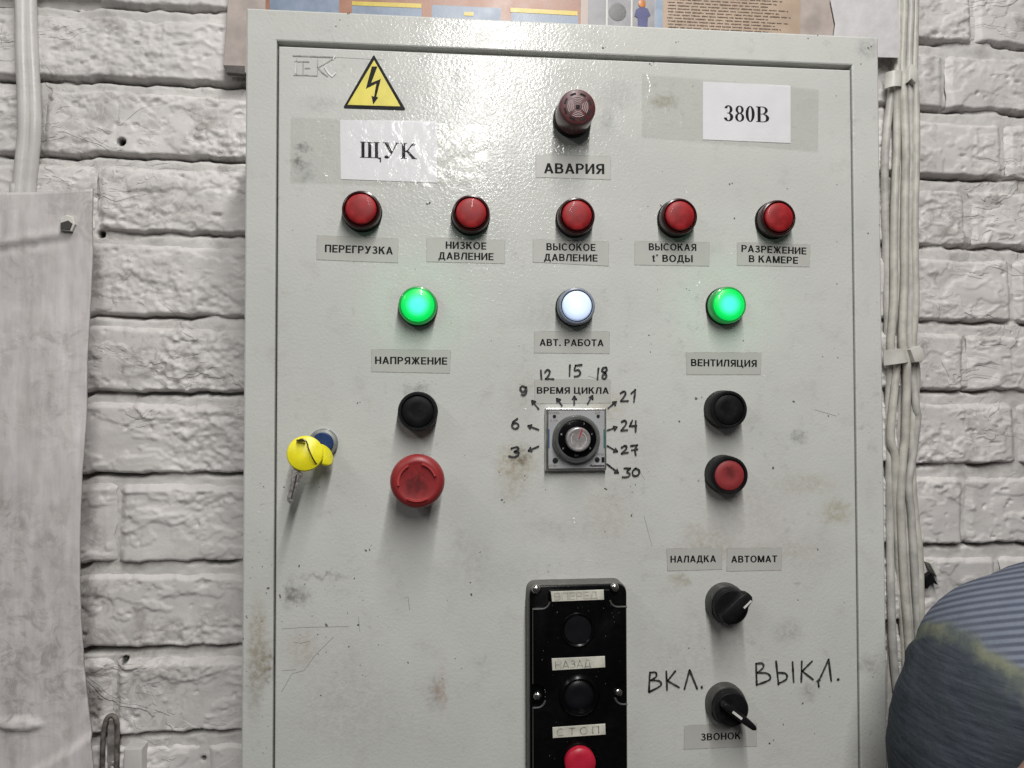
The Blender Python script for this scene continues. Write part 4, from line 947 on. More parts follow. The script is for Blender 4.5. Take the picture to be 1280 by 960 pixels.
paper_sign(((878.5, 102), (988, 107.5), (988, 179), (878.5, 174.5)), [((802, 92.5), (1023, 112), (1022, 190), (802, 171.5))], '380В', (906, 151), (962, 153), 20.5, 'white paper sign reading 380В taped at the upper right of the door', None)

# push-button station
def station():
    y0 = DY; H1, H2 = 0.0185, 0.0245
    a = P(657.5, 724, 0); bpt = P(776, 724, 0)
    x0, z1 = a.x, a.z-0.0005; x1 = P(780.5, 800, -H1*0.5).x; z0 = z1-0.200
    root = empty('button_station', ((x0+x1)/2, DY, z0), 'black three-button control station with white name strips screwed to the cabinet door', 'control station')
    ROT.append(root)
    b = MB(); b.prism(rrect(x0, z0, x1, z1, 0.0065), y0, y0-0.0155, 0.0005); b.obj('back_box', M['grey'], root)
    b = MB(); b.prism(rrect(x0+0.0004, z0+0.0004, x1-0.0004, z1-0.0006, 0.0065), y0-0.0155, y0-H1, 0.0008); b.obj('lid', M['gloss_black'], root)
    # raised centre of the lid with notches for the screws
    e = 0.0022; nw, nh = 0.0125, 0.0125; X0, X1_, Z1, Z0 = x0+e, x1-e, z1-e*1.5, z0+e
    mz = P(672, 866, -H1).z; m1, m0 = mz+0.0085, mz-0.0085
    def notch(cx, cz, sx, sz, r=0.006, n=4):
        return [(cx+sx*(-r)+sx*r*0+sx*0, cz)]
    def nl(side, zc_hi, zc_lo):
        pass
    pts = []
    r = 0.006
    def arc(cx, cz, a0, a1, n=4):
        return [(cx+r*math.cos(R_(a0+(a1-a0)*k/n)), cz+r*math.sin(R_(a0+(a1-a0)*k/n))) for k in range(n+1)]
    # start top edge left of the top-right notch, clockwise
    pts += [(X0+nw, Z1), (X1_-nw, Z1)]
    pts += arc(X1_-nw+r, Z1-nh+r, 180, 270)+[(X1_, Z1-nh)]
    pts += [(X1_, m1)]+arc(X1_-0.009+r, m1-r, 90, 180)+arc(X1_-0.009+r, m0+r, 180, 270)+[(X1_, m0)]
    pts += [(X1_, Z0), (X0, Z0)]
    pts += [(X0, m0)]+arc(X0+0.009-r, m0+r, -90, 0)+arc(X0+0.009-r, m1-r, 0, 90)+[(X0, m1)]
    pts += [(X0, Z1-nh)]+arc(X0+nw-r, Z1-nh+r, -90, 0)
    b = MB(); b.prism(pts, y0-H1+0.0005, y0-H2, 0.0007); b.obj('raised_cover', M['gloss_black'], root)
    # lighter ledges below the screws
    b = MB()
    for sx, X_, hz in ((1, X0, Z1-nh), (-1, X1_, Z1-nh), (1, X0, m0), (-1, X1_, m0)):
        wd = nw if hz > m1 else 0.009
        pts_ = [Vector((X_-0.0003*sx, y0-H1-0.0012, hz)), Vector((X_+sx*(wd-r), y0-H1-0.0012, hz))]+[Vector((X_+sx*(wd-r)+sx*r*math.sin(R_(a_)), y0-H1-0.0012, hz+r-r*math.cos(R_(a_)))) for a_ in (20, 40, 60, 80)]
        b.tube([p+Vector((0, -0.0052, 0.0002)) for p in pts_], 0.00075, 8)
    b.obj('lighter_ledge', M['dkgrey'], root)
    for (px, py) in ((670.5, 737), (768.5, 735), (672.5, 870.5), (772.5, 866)):
        p = P(px, py, -H1-0.002)
        s = lathe_obj('screw', Vector((p.x, 0, p.z)), [(0.0034, 0.0), (0.0034, 0.0010), (0.0030, 0.0020), (0.0020, 0.0027), (0.0004, 0.0030)], M['steel'], root, n=20, base=y0-H1-0.0002, ang=60)
    fy = y0-H2
    for (TL, TR, BR, BL, word, wl, wr) in (((688.5, 739.5), (754.5, 737), (755, 749.5), (690, 752), 'ВПЕРЕД', (693, 750), (747, 748)), ((689.5, 823), (756, 820), (756.5, 834), (690.5, 838), 'НАЗАД', (694, 835.5), (739, 833.5)), ((690.5, 909), (756.5, 904.5), (757, 918), (691, 922.5), 'С Т О П', (696, 920), (749, 916.5))):
        q = [P(a_, c_, fy) for a_, c_ in (BL, BR, TR, TL)]
        b = MB(); b.prism([(p.x, p.z) for p in q], fy+0.0003, fy-0.0004, 0.0002); s = b.obj('name_strip', M['plate'], root, smooth=False); s['label'] = 'white name strip reading '+word.replace(' ', '')
        sans(word, wl, wr, 8.5, fy-0.0006, M['ghostink'] if word == 'ВПЕРЕД' else M['pencil'], s, 0.10, 0.08)
    # buttons
    for i, (px, py, r_, kind) in enumerate(((722, 787, 0.0118, 'flat'), (724, 869.5, 0.0132, 'ring'), (724, 950.5, 0.0113, 'red'))):
        p = P(px, py, fy); c_ = Vector((p.x, 0, p.z))
        if kind == 'flat':
            s = lathe_obj('station_button', c_, [(r_+0.0008, -0.0002), (r_+0.0008, 0.0008), (r_+0.0002, 0.0015), (r_-0.0008, 0.0012), (r_-0.0016, 0.0003)], M['gloss_black'], root, base=fy, cap=False)
            lathe_obj('button_cap', c_, [(r_-0.0014, 0.0001), (r_-0.0018, 0.0010), (0.005, 0.0012), (0.0005, 0.0012)], simple('deep_black_cap', (0.004, 0.004, 0.006), 0.35), s, base=fy, ang=60)
        elif kind == 'ring':
            s = lathe_obj('station_button', c_, [(r_+0.0024, -0.0002), (r_+0.0016, 0.0014), (r_, 0.0026), (r_-0.0012, 0.0024), (r_-0.0020, 0.0004)], M['gloss_black'], root, base=fy, cap=False)
            lathe_obj('button_cap', c_, [(r_-0.0018, 0.0001), (r_-0.0020, 0.0004), (0.005, 0.0003), (0.0005, 0.0003)], bpy.data.materials['deep_black_cap'], s, base=fy, ang=60)
        else:
            s = lathe_obj('station_button', c_, [(r_+0.0018, -0.0002), (r_+0.0010, 0.0010), (r_+0.0002, 0.0010)], M['gloss_black'], root, base=fy, cap=False)
            lathe_obj('button_cap', c_, [(r_, -0.0002), (r_, 0.0050), (r_-0.0007, 0.0060), (0.006, 0.0064), (0.0005, 0.0065)], simple('crimson_cap', (0.42, 0.012, 0.035), 0.4, bd=0.00002), s, base=fy, ang=60)
        s['label'] = ['black button under the top name strip', 'black ringed button under the НАЗАД strip', 'red button under the СТОП strip'][i]
    # dust specks
    b = MB(); r2 = random.Random(9)
    for _ in range(46):
        q = P(r2.uniform(668, 778), r2.uniform(755, 955), fy); b.disc((q.x, q.z), r2.uniform(0.0001, 0.00035), fy-0.0003, 6, jit=0.3)
    o = b.obj('dust_specks', M['white'] if False else simple('grey_dust', (0.12, 0.12, 0.115), 0.8), root, smooth=False); o['kind'] = 'stuff'
ROT = []
station()

# keys hanging in the lock
kr = empty('key', P(381, 567, -0.022), 'yellow-headed key with a steel shank hanging from the door lock', 'key')
c = P(381.5, 567, -0.024)
def disc_solid(name, c, r, th, nrm, mat, parent, n=36, bev=0.0008, sq=1.0, z_axis=None):
    nrm = Vector(nrm).normalized(); x = nrm.cross(Vector((0, 0, 1))).normalized(); z = x.cross(nrm).normalized()
    v = []; f = []; prof = [(r-bev, -th), (r, -th+bev), (r, th-bev), (r-bev, th)]
    for rr_, h in prof:
        for k in range(n):
            a = 2*math.pi*k/n; v.append(c+x*(rr_*math.cos(a)*sq)+z*(rr_*math.sin(a))+nrm*h)
    for i in range(3):
        for k in range(n): a, b_ = i*n+k, i*n+(k+1) % n; f.append((a, b_, b_+n, a+n))
    f.append(tuple(range(3*n, 4*n))); f.append(tuple(range(n))[::-1])
    return mesh_obj(name, v, f, mat, parent, ang=50)
hd = disc_solid('key_head', c, 0.0127, 0.0020, (0.10, -1, 0.18), M['yellowkey'], kr)
hd2 = disc_solid('inserted_key_head', P(404, 569, -0.014), 0.0088, 0.0016, (0.85, -0.55, 0.55), M['yellowkey'], kr, sq=1.0)
b = MB(); b.tube([P(399, 560, -0.004), P(400, 563, -0.010)], 0.0012, 8); b.obj('inserted_shank', M['oldsteel'], kr)
# flat steel blade with cut teeth
b = MB(); kb = [(366, 583), (376, 585.5), (375.5, 590), (378.5, 592), (377.5, 597), (374, 599), (374.5, 604), (371.8, 606.5), (372.4, 611), (370, 613), (370, 617.5), (367.6, 620), (367, 625.5), (363.2, 630), (359.5, 626), (359.2, 620.5), (361, 616.5), (360.6, 610), (363.6, 604), (363.6, 597), (364.8, 590)]
b.prism([(P(*k, -0.024).x, P(*k, -0.024).z) for k in kb], -0.0228, -0.0254, 0.0007); b.obj('key_blade', M['oldsteel'], kr, ang=40)
b = MB(); q = [P(*k, -0.0254) for k in ((370.5, 593), (368.6, 603), (366.2, 613), (363.8, 623))]; b.tube([k+Vector((0.0002, -0.0001, 0)) for k in q], 0.0006, 6); b.obj('key_groove', M['dkgrey'], kr)
# wire ring through the head
ring = spline([P(372.5, 551, -0.0282), P(377, 549, -0.0290), P(383, 552, -0.0292), P(386, 562, -0.0292), P(391, 573, -0.0288), P(396, 580, -0.0262), P(399, 577, -0.019)], 6)
b = MB(); b.tube(ring, 0.00055, 8); b.obj('wire_ring', simple('dark_wire', (0.16, 0.13, 0.08), 0.35, 0.8), kr)
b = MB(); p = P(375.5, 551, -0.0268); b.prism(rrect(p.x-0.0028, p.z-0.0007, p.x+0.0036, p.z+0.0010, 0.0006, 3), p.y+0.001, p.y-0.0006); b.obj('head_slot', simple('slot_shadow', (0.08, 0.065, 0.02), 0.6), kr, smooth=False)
text('KEY', (371, 568.5), (380, 568.5), 3.6, -0.0280, simple('pale_yellow_print', (0.85, 0.80, 0.35), 0.4), kr, 0.0) if False else None

# ================================================================== LEFT SIDE: SHEET, PIPE, BITS OF METAL
SY = WALL-0.055
def sheet_mesh():
    right = [(237, 118), (262, 117.5), (320, 116), (380, 112), (450, 108), (520, 107), (590, 104), (640, 103), (700, 103), (770, 104), (830, 106), (880, 111), (920, 116), (975, 121), (1100, 130)]
    ys = np.array([a for a, b_ in right]); xs = np.array([b_ for a, b_ in right]); nx, nz = 110, 230
    V = []; tops = np.interp
    for j in range(nz+1):
        for i in range(nx+1):
            u = i/nx
            ytop = 249-12*u+1.2*math.sin(u*9)
            py = ytop+(1100-ytop)*j/nz; xr = float(np.interp(py, ys, xs)); px = -150+(xr+150)*u
            V.append(P(px, py, SY))
    V = np.array([tuple(v) for v in V]); X, Z = V[:, 0], V[:, 2]
    U = np.tile(np.linspace(0, 1, nx+1), nz+1)
    pyr = np.repeat(np.linspace(0, 1, nz+1), nx+1)*(1100-243)+243
    pxx = -150+(np.interp(pyr, ys, xs)+150)*U
    h = (fbm(X*9, Z*5, 71, 3)-0.5)*0.012+(fbm(X*60, Z*22, 72, 4)-0.5)*0.0022+(fbm(X*160, Z*60, 73, 3)-0.5)*0.0008
    # folds: a crease near the top and one at the bottom
    fold = 307-(pxx)*0.14; d = (pyr-fold)
    h = h+0.0018*np.exp(-(d/6.0)**2)*sstep(112, 60, pxx)-0.0012*np.exp(-((d-9)/6.0)**2)*sstep(112, 60, pxx)
    f2 = 965-(pxx-40)*0.62; d2 = pyr-f2; h = h+0.0035*sstep(0, 5, d2)+0.0015*np.exp(-(d2/3.0)**2)
    d3 = np.sqrt(((pxx-25)/34)**2+((pyr-905)/9)**2); h = h+0.004*sstep(1.1, 0.5, d3)*(0.5+fbm(X*150, Z*200, 5, 3))
    h = h+0.010*sstep(0.75, 1.0, U)*np.sin(pyr/95.0)*0.35
    V[:, 1] = SY-h
    idx = np.arange((nx+1)*(nz+1)).reshape(nz+1, nx+1)
    F = np.stack([idx[1:, :-1].ravel(), idx[1:, 1:].ravel(), idx[:-1, 1:].ravel(), idx[:-1, :-1].ravel()], 1)
    o = fast_mesh('painted_sheet', V, F, wall_paint('white_painted_cloth', base=(0.66, 0.63, 0.625), dirt=0.35, bumpk=0.3, warm=(0.36, 0.31, 0.29), flake=0.12), None, tuple(P(60, 960, SY)))
    mt = o.data.materials[0]; nt_ = mt.node_tree; bs = nt_.nodes['Principled BSDF']; src = bs.inputs['Base Color'].links[0].from_socket
    mp = nt_.nodes.new('ShaderNodeMapping'); mp.inputs['Scale'].default_value = (55, 55, 7); tc = nt_.nodes.new('ShaderNodeTexCoord'); nt_.links.new(tc.outputs['Object'], mp.inputs[0])
    n_ = nt_.nodes.new('ShaderNodeTexNoise'); n_.inputs['Scale'].default_value = 1.6; n_.inputs['Detail'].default_value = 6; n_.inputs['Roughness'].default_value = 0.65; nt_.links.new(mp.outputs[0], n_.inputs['Vector'])
    mr = nt_.nodes.new('ShaderNodeMapRange'); mr.inputs[1].default_value = 0.35; mr.inputs[2].default_value = 0.7; nt_.links.new(n_.outputs['Fac'], mr.inputs[0])
    mx = nt_.nodes.new('ShaderNodeMix'); mx.data_type = 'RGBA'; mx.blend_type = 'MULTIPLY'; mx.inputs[7].default_value = (0.74, 0.72, 0.71, 1); nt_.links.new(mr.outputs[0], mx.inputs[0]); nt_.links.new(src, mx.inputs[6]); nt_.links.new(mx.outputs[2], bs.inputs['Base Color'])
    mo = o.modifiers.new('thickness', 'SOLIDIFY'); mo.thickness = 0.0022; mo.offset = -1
    return tag(o, 'thick white-painted sheet with a fold, nailed over the wall left of the cabinet', 'sheet')
sheet_mesh()
p = P(86, 281, SY-0.004)
nb_ = empty('bolt', p, 'square steel bolt head through the top of the white painted sheet', 'bolt')
b = MB(); b.prism([(p.x-0.0055+0.0003*k_, p.z+z_) if False else (p.x+x_, p.z+z_) for k_, (x_, z_) in enumerate(((-0.0058, -0.0052), (0.0035, -0.0060), (0.0062, 0.0), (0.0048, 0.0062), (-0.0012, 0.0078), (-0.0058, 0.0040)))], p.y+0.012, p.y-0.003, 0.0008)
b.obj('bolt_head', M['clip'], nb_, smooth=False)
b = MB(); b.prism([(p.x-0.0050, p.z-0.0045), (p.x+0.0026, p.z-0.0050), (p.x+0.0045, p.z+0.0002), (p.x+0.001, p.z+0.0030), (p.x-0.0050, p.z+0.0008)], p.y-0.002, p.y-0.0036, 0.0004); b.obj('rusty_notch', simple('dark_rust', (0.05, 0.045, 0.04), 0.7), nb_, smooth=False)

def cable(name, pts, r, mat, label, cat, group=None, flat=1.0, n=12):
    q = spline([P(a, c_, d) for a, c_, d in pts], 6); b = MB(); b.tube(q, r, n, flat=flat)
    return tag(b.obj(name, mat, None, ang=70), label, cat, group)
LY = WALL-0.013
cable('painted_pipe', [(27, -60, LY), (28, 0, LY), (29, 70, LY-0.001), (31.5, 130, LY-0.001), (31.5, 170, LY), (28, 205, LY), (25, 245, LY), (24, 330, LY+0.002)], 0.0062, M['pipe'], 'thicker white painted pipe running down the wall to the sheet at far left', 'pipe')
cable('painted_pipe', [(38, -60, LY+.001), (38, 0, LY+.001), (40, 60, LY+.001), (43.5, 130, LY), (43.5, 170, LY), (40, 205, LY+.001), (37, 245, LY+.002), (36, 330, LY+0.003)], 0.0052, M['pipe'], 'thinner white painted pipe alongside the thicker one, on its cabinet side', 'pipe')
cable('pipe_stub', [(19, 231, LY-.002), (18, 245, LY-.002), (17, 300, LY+.002)], 0.0040, M['pipe'], 'short end of white painted cable just above the sheet at far left', 'cable')

# rusty painted strap, and a small painted box low on the wall
b = MB(); HY = WALL-0.012
b.tube(spline([P(127, 1000, HY), P(128, 950, HY), P(129.5, 915, HY), P(134, 898, HY), P(141, 895, HY), P(146, 903, HY), P(146.5, 930, HY), P(145, 1000, HY)], 6), 0.0022, 10)
hk = b.obj('metal_hook', simple('grimy_hook_paint', (0.13, 0.115, 0.105), 0.6, var=0.6, vs=160, bs=300, bd=0.0015), None, ang=70); tag(hk, 'painted metal loop sticking up beside the sheet at lower left', 'hook')
q = [P(a_, c_, HY) for a_, c_ in ((131, 1000), (132, 905), (143, 903), (142.5, 1000))]
b = MB(); b.prism([(p.x, p.z) for p in q], WALL-0.002, HY+0.003, 0.001); b.obj('loop_infill', simple('grimy_paint', (0.24, 0.225, 0.21), 0.6, var=0.4, vs=120, bs=200, bd=0.001), hk, smooth=False)
bx = MB(); q = [P(a_, c_, WALL-0.02) for a_, c_ in ((151, 1000), (153, 938), (176.5, 937), (177, 1000))]
bx.prism([(p.x, p.z) for p in q], WALL, WALL-0.018, 0.0016)
tag(bx.obj('painted_box', wall_paint('painted_box_paint', base=(0.56, 0.54, 0.525), bumpk=0.5), None, smooth=True, ang=30), 'small white painted box at the bottom edge, right of the metal loop', 'box')
b = MB(); q = [P(a_, c_, WALL-0.012) for a_, c_ in ((1159, 703), (1164, 700), (1173, 715), (1168, 720))]
b.prism([(p.x, p.z) for p in q], WALL, WALL-0.016, 0.0008); b2_ = b.obj('wall_bracket', M['clip'], None, smooth=False)
tag(b2_, 'small painted metal clip on the wall right of the cables, above the shoulder', 'bracket')
b = MB(); q = [P(a_, c_, WALL-0.012) for a_, c_ in ((1156, 722), (1163, 716), (1172, 731), (1165, 728), (1158, 736))]
b.prism([(p.x, p.z) for p in q], WALL, WALL-0.013); b.obj('dark_tab', M['black'], b2_, smooth=False)

# ================================================================== CABLES RIGHT OF THE CABINET
CY = WALL-0.014
grp = 'painted cables clipped down the wall right of the cabinet'
def wcab(pts, r, mat, label, flat=1.0):
    rw = random.Random(len(label)); cable('painted_cable', [(a+rw.uniform(-1.1, 1.1), c_+rw.uniform(-12, 12), CY+d+rw.uniform(-.0008, .0012)) for a, c_, d in pts], r, mat, label, 'cable', grp, flat)
wcab([(1117, -60, .006), (1117.5, 0, .006), (1118, 60, .005), (1118, 95, .004), (1113, 130, .003), (1107.5, 180, .003), (1106, 240, .004), (1106, 300, .005), (1108, 360, .006), (1111, 430, .006), (1112, 470, .006), (1110, 520, .006), (1111, 580, .005), (1112, 640, .005), (1113, 700, .003), (1113.5, 740, 0), (1116, 800, 0), (1121, 850, .001), (1127, 900, .003), (1131, 980, .004), (1133, 1050, .004)], 0.0036, M['cable2'], 'painted cable nearest the cabinet, bowing out below the upper clip')
wcab([(1124, -60, 0), (1123.5, 0, 0), (1123, 60, 0), (1121.5, 95, 0), (1121, 130, .001), (1121, 180, .002), (1118.5, 240, .001), (1116.5, 300, 0), (1116.5, 360, 0), (1114, 430, .001), (1121, 465, .001), (1118, 500, 0), (1114.5, 540, 0), (1117.5, 580, .001), (1118.5, 620, .002), (1121.5, 680, .004), (1126, 740, .006), (1130, 800, .006), (1134, 860, .006), (1137, 960, .006), (1138, 1050, .006)], 0.0037, M['cable'], 'second painted cable from the cabinet, crossing the first near mid height')
wcab([(1131, -60, -.002), (1130.5, 0, -.002), (1129, 60, -.002), (1127, 95, -.002), (1131, 130, -.001), (1132.5, 180, 0), (1131, 240, 0), (1131, 300, -.001), (1129.5, 360, -.001), (1127, 430, -.002), (1134, 465, -.001), (1133, 500, -.001), (1130.5, 540, -.001), (1129, 580, -.002), (1125.5, 620, -.002), (1127, 680, -.001), (1130.5, 740, 0), (1134, 790, 0), (1138, 840, .002), (1141, 900, .004), (1143, 1050, .004)], 0.0040, M['cable'], 'thick middle painted cable of the bundle')
wcab([(1138.5, -60, -.001), (1138, 0, -.001), (1137, 60, -.001), (1135, 95, -.001), (1138, 130, 0), (1138, 180, .002), (1137, 240, .003), (1138, 300, .002), (1139, 360, .002), (1136, 430, .001), (1141, 470, .002), (1146, 500, .001), (1147, 530, .001), (1141, 570, .001), (1136, 610, .001), (1138, 640, 0), (1141, 690, 0), (1144, 740, 0), (1147, 800, .002), (1150, 900, .003), (1151, 1050, .003)], 0.0037, M['cable2'], 'painted cable bulging outward just below the lower clip')
wcab([(1145, -60, .001), (1144.5, 0, .001), (1144, 60, .001), (1143, 95, .001), (1143.5, 130, 0), (1144, 200, 0), (1143, 260, -.001), (1142.5, 320, -.001), (1143.5, 380, 0), (1141, 440, .001), (1145, 475, .003), (1142, 520, .003), (1140, 560, .002), (1141, 605, .002), (1144.5, 650, .001), (1148, 690, .001), (1150, 740, 0), (1151, 800, .001), (1152, 900, .002), (1152, 1050, .003)], 0.0037, M['cable'], 'outermost painted cable, farthest from the cabinet')
wcab([(1127, -60, .003), (1127, 20, .003), (1134, 90, .003), (1127, 150, .005), (1124, 220, .006), (1124, 300, .006), (1122, 400, .006), (1127, 470, .006), (1124, 560, .006), (1131, 640, .006), (1134, 740, .007), (1141, 850, .007), (1146, 1050, .007)], 0.0036, M['cable2'], 'thin painted cable at the back of the bundle against the wall')
def clip(pts, loop, label):
    r = empty('cable_clip', P(pts[0][0], pts[0][1], CY), label, 'cable clip')
    b = MB()
    for (poly, y, th) in ((pts, CY-0.0085, 0.0012),):
        q = [P(a_, c_, y) for a_, c_ in poly]
        # gently bowed strip
        TL, TR, BR, BL = q; n = 10; v = []; f = []
        for k in range(n+1):
            t = k/n; bow = 0.006*(2*abs(t-0.5))**3
            for base, edge in ((TL.lerp(TR, t), 0), (BL.lerp(BR, t), 1)):
                v.append(base+Vector((0, bow, 0))); v.append(base+Vector((0, bow+th, 0)))
        for k in range(n):
            i = 4*k; f += [(i, i+2, i+6, i+4), (i, i+4, i+5, i+1), (i+2, i+3, i+7, i+6), (i+1, i+5, i+7, i+3)]
        f += [(0, 1, 3, 2), (4*n, 4*n+2, 4*n+3, 4*n+1)]
        b.add(v, f)
    b.obj('strap', M['clip'], r)
    b = MB(); q = [P(a_, c_, CY-0.0080) for a_, c_ in loop]; b.prism([(p.x, p.z) for p in q], CY-0.002, CY-0.0105, 0.0012); b.obj('folded_end', M['clip'], r, smooth=True)
clip(((1112, 87.5), (1133, 88), (1131.5, 107), (1111, 107.5)), ((1134, 103), (1134.5, 86), (1138, 81), (1144, 83), (1146.5, 90), (1143, 105), (1138, 100)), 'upper white metal clip around the cable bundle')
clip(((1109, 437), (1136, 434.5), (1141, 452), (1110, 456.5)), ((1136, 437), (1148, 432), (1152, 436), (1154.5, 449), (1151, 452.5), (1142, 453)), 'lower white metal clip around the cable bundle')
# pale conduit strip against the cabinet, low on the wall
b = MB(); q = [P(a_, c_, WALL-0.006) for a_, c_ in ((1107, 1050), (1109, 800), (1121, 800), (1123, 1050))]
b.prism([(p.x, p.z) for p in q], WALL+0.002, WALL-0.008, 0.001); tag(b.obj('cable_channel', M['cable2'], None, smooth=False), 'pale narrow channel strip on the wall below the cables beside the cabinet', 'cable channel')

# ================================================================== PERSON AT THE LOWER RIGHT
def skin_obj(name, nodes, edges, mat, parent, sub=2):
    me = bpy.data.meshes.new(name); me.from_pydata([tuple(n[0]) for n in nodes], edges, []); ob = bpy.data.objects.new(name, me); COL.objects.link(ob)
    s = ob.modifiers.new('s', 'SKIN'); s.use_smooth_shade = True
    for i, n in enumerate(nodes):
        r = n[1]; me.skin_vertices[0].data[i].radius = (r, r) if isinstance(r, (int, float)) else r
    me.skin_vertices[0].data[0].use_root = True
    u = ob.modifiers.new('u', 'SUBSURF'); u.levels = sub; u.render_levels = sub
    dg = bpy.context.evaluated_depsgraph_get(); m2 = bpy.data.meshes.new_from_object(ob.evaluated_get(dg))
    V = np.zeros(len(m2.vertices)*3); m2.vertices.foreach_get('co', V); V = V.reshape(-1, 3); F = [tuple(p.vertices) for p in m2.polygons]
    bpy.data.objects.remove(ob); bpy.data.meshes.remove(me); bpy.data.meshes.remove(m2)
    return V, F
SH = P(1280, 800, -0.10)            # shoulder joint
def S(dx, dy, dz): return SH+Vector((dx, dy, dz))
EL = S(0.045, -0.03, -0.28); WR = P(1318, 1000, -0.22); HD = P(1380, 930, -0.215)
body = [(S(0.22, 0.02, -0.52), 0.135), (S(0.22, 0.02, -0.28), 0.135), (S(0.22, 0.01, -0.05), 0.125), (S(0.22, 0.0, 0.05), 0.062), (S(0.215, -0.01, 0.12), 0.058), (S(0.21, -0.03, 0.20), 0.082), (S(0.21, -0.03, 0.29), 0.080),
        (S(0.03, 0, -0.01), 0.050), (EL, 0.040), (WR, 0.028), (HD, (0.030, 0.018)),
        (S(0.41, 0.01, -0.01), 0.055), (S(0.45, 0.0, -0.30), 0.040), (S(0.42, -0.12, -0.50), 0.028)]
edges = [(0, 1), (1, 2), (2, 3), (3, 4), (4, 5), (5, 6), (2, 7), (7, 8), (8, 9), (9, 10), (2, 11), (11, 12), (12, 13)]
fing = []
for k in range(4):
    base_i = len(body); o_ = Vector((0, 0.004*k, 0.017*(1.5-k))); body += [(HD+Vector((0.030, -0.004, 0.018))+o_, 0.0085), (HD+Vector((0.058+0.004*(k in (1, 2)), -0.010, 0.026))+o_, 0.0078), (HD+Vector((0.074+0.006*(k in (1, 2)), -0.026, 0.028))+o_, 0.0066)]
    edges += [(10, base_i), (base_i, base_i+1), (base_i+1, base_i+2)]
V, F = skin_obj('body', body, edges, None, None)
M['skin'] = simple('skin', (0.42, 0.235, 0.185), 0.5, var=0.10, vs=30, bs=400, bd=0.0002)
M['skin'].node_tree.nodes['Principled BSDF'].inputs['Subsurface Weight'].default_value = 0.1
person = mesh_obj('person', V, F, M['skin'], None, origin=tuple(S(0.22, 0.02, -0.62)), ang=180)
tag(person, 'person in a dark blue striped shirt with yellow piping, shoulder leaning in at lower right', 'person')
# shirt: torso and a loose short sleeve
sh = [(S(0.22, 0.02, -0.54), 0.165), (S(0.22, 0.02, -0.28), 0.165), (S(0.22, 0.01, -0.06), 0.150), (S(0.22, 0.0, 0.035), 0.080),
      (S(0.080, 0, 0.014), 0.080), (S(0.008, 0, -0.012), 0.088), (S(0.002, -0.005, -0.078), 0.096), (S(0.008, -0.010, -0.135), 0.102),
      (S(0.37, 0.01, 0.01), 0.075), (S(0.44, 0.0, -0.13), 0.085)]
V, F = skin_obj('shirt', sh, [(0, 1), (1, 2), (2, 3), (2, 4), (4, 5), (5, 6), (6, 7), (2, 8), (8, 9)], None, None, 4)
fold = (fbm(V[:, 0]*16+V[:, 2]*20, V[:, 2]*9-V[:, 0]*8+V[:, 1]*5, 15, 3)-0.5); d = np.sign(fold)*np.abs(fold*2)**0.8*0.008+(fbm(V[:, 0]*26+V[:, 1]*14, V[:, 2]*16, 5, 3)-0.5)*0.008+(fbm(V[:, 0]*70, V[:, 2]*60+V[:, 1]*40, 9, 3)-0.5)*0.003
V[:, 1] -= d; V[:, 0] += d*0.22+0.002
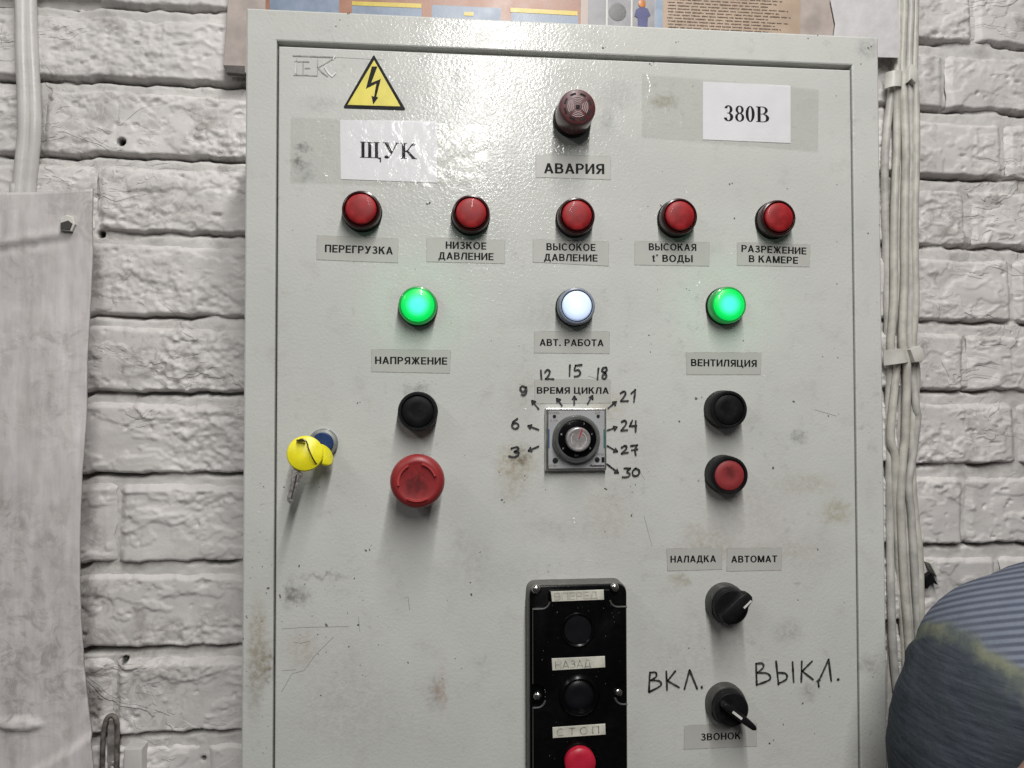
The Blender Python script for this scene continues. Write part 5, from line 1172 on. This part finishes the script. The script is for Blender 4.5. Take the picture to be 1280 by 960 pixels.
def shirt_mat(org):
    t = NT('striped_jersey'); sx = t.n('ShaderNodeSeparateXYZ'); t.set(sx.inputs[0], t.co); x, y, z = sx.outputs
    def line(p, q):   # signed distance to a line through two photo pixels on the front of the shirt
        A = P(*p)-Vector(org); B = P(*q)-Vector(org); d = (B-A); d.y = 0; d.normalize(); n_ = Vector((-d.z, 0, d.x))
        return t.math('SUBTRACT', t.vmath('DOT_PRODUCT', t.co, tuple(n_)), n_.dot(Vector((A.x, 0, A.z))))
    lo = line((1166, 738, -0.10), (1285, 838, -0.165)); up = line((1195, 730, -0.10), (1280, 700, -0.105))
    wv = t.ramp(t.noise(45, 3).outputs['Fac'], 0.3, 0.7, -0.004, 0.004, False)
    lo = t.math('ADD', lo, wv); up = t.math('ADD', up, wv)
    nz = t.noise(40, 4).outputs['Fac']; wvn = t.noise(900, 2).outputs['Fac']
    mel = t.noise(1.0, 5, 0.7, vec=t.vmath('MULTIPLY', t.co, (30, 30, 420))).outputs['Fac']
    basec = t.mix(t.ramp(mel, 0.3, 0.7), (0.030, 0.037, 0.048, 1), (0.066, 0.076, 0.094, 1))
    basec = t.mix(t.ramp(nz, 0.45, 0.7, 0, 0.5), basec, (0.035, 0.046, 0.050, 1))
    topc = (0.12, 0.135, 0.155, 1)
    st = t.math('SINE', t.math('MULTIPLY', t.math('ADD', t.math('ADD', z, t.math('MULTIPLY', y, 0.45)), t.math('MULTIPLY', x, 0.06)), 2*math.pi/0.0056))
    stripes = t.mix(t.ramp(st, -0.9, 0.9), (0.080, 0.090, 0.125, 1), (0.165, 0.185, 0.235, 1))
    fadeL = t.math('SUBTRACT', 1.0, t.ramp(t.math('SUBTRACT', x, P(1235, 760, -0.13).x-org[0]), -0.012, 0.012))
    stripes = t.mix(fadeL, stripes, (0.12, 0.135, 0.16, 1))
    c = t.mix(t.ramp(lo, -0.001, 0.001), basec, stripes)
    c = t.mix(t.math('MULTIPLY', t.ramp(up, -0.001, 0.001), t.ramp(lo, -0.001, 0.001)), c, topc)
    yel = t.math('MULTIPLY', t.ramp(t.math('ABSOLUTE', lo), 0.0075, 0.0005), 1.0)
    yu = t.math('MULTIPLY', t.ramp(t.math('ABSOLUTE', up), 0.0060, 0.0015), t.ramp(lo, 0.0, 0.002))
    yc = t.mix(t.ramp(nz, 0.35, 0.65), (0.085, 0.10, 0.10, 1), (0.185, 0.195, 0.135, 1))
    c = t.mix(t.math('MAXIMUM', yel, yu), c, yc)
    return t.fin(c, 0.9, t.bump(wvn, 0.5, 0.0004, t.bump(nz, 0.6, 0.004)), 0, 0.15)
so = tuple(S(0.2, 0, -0.3))
mesh_obj('shirt', V, F, shirt_mat(so), person, origin=so, ang=180)
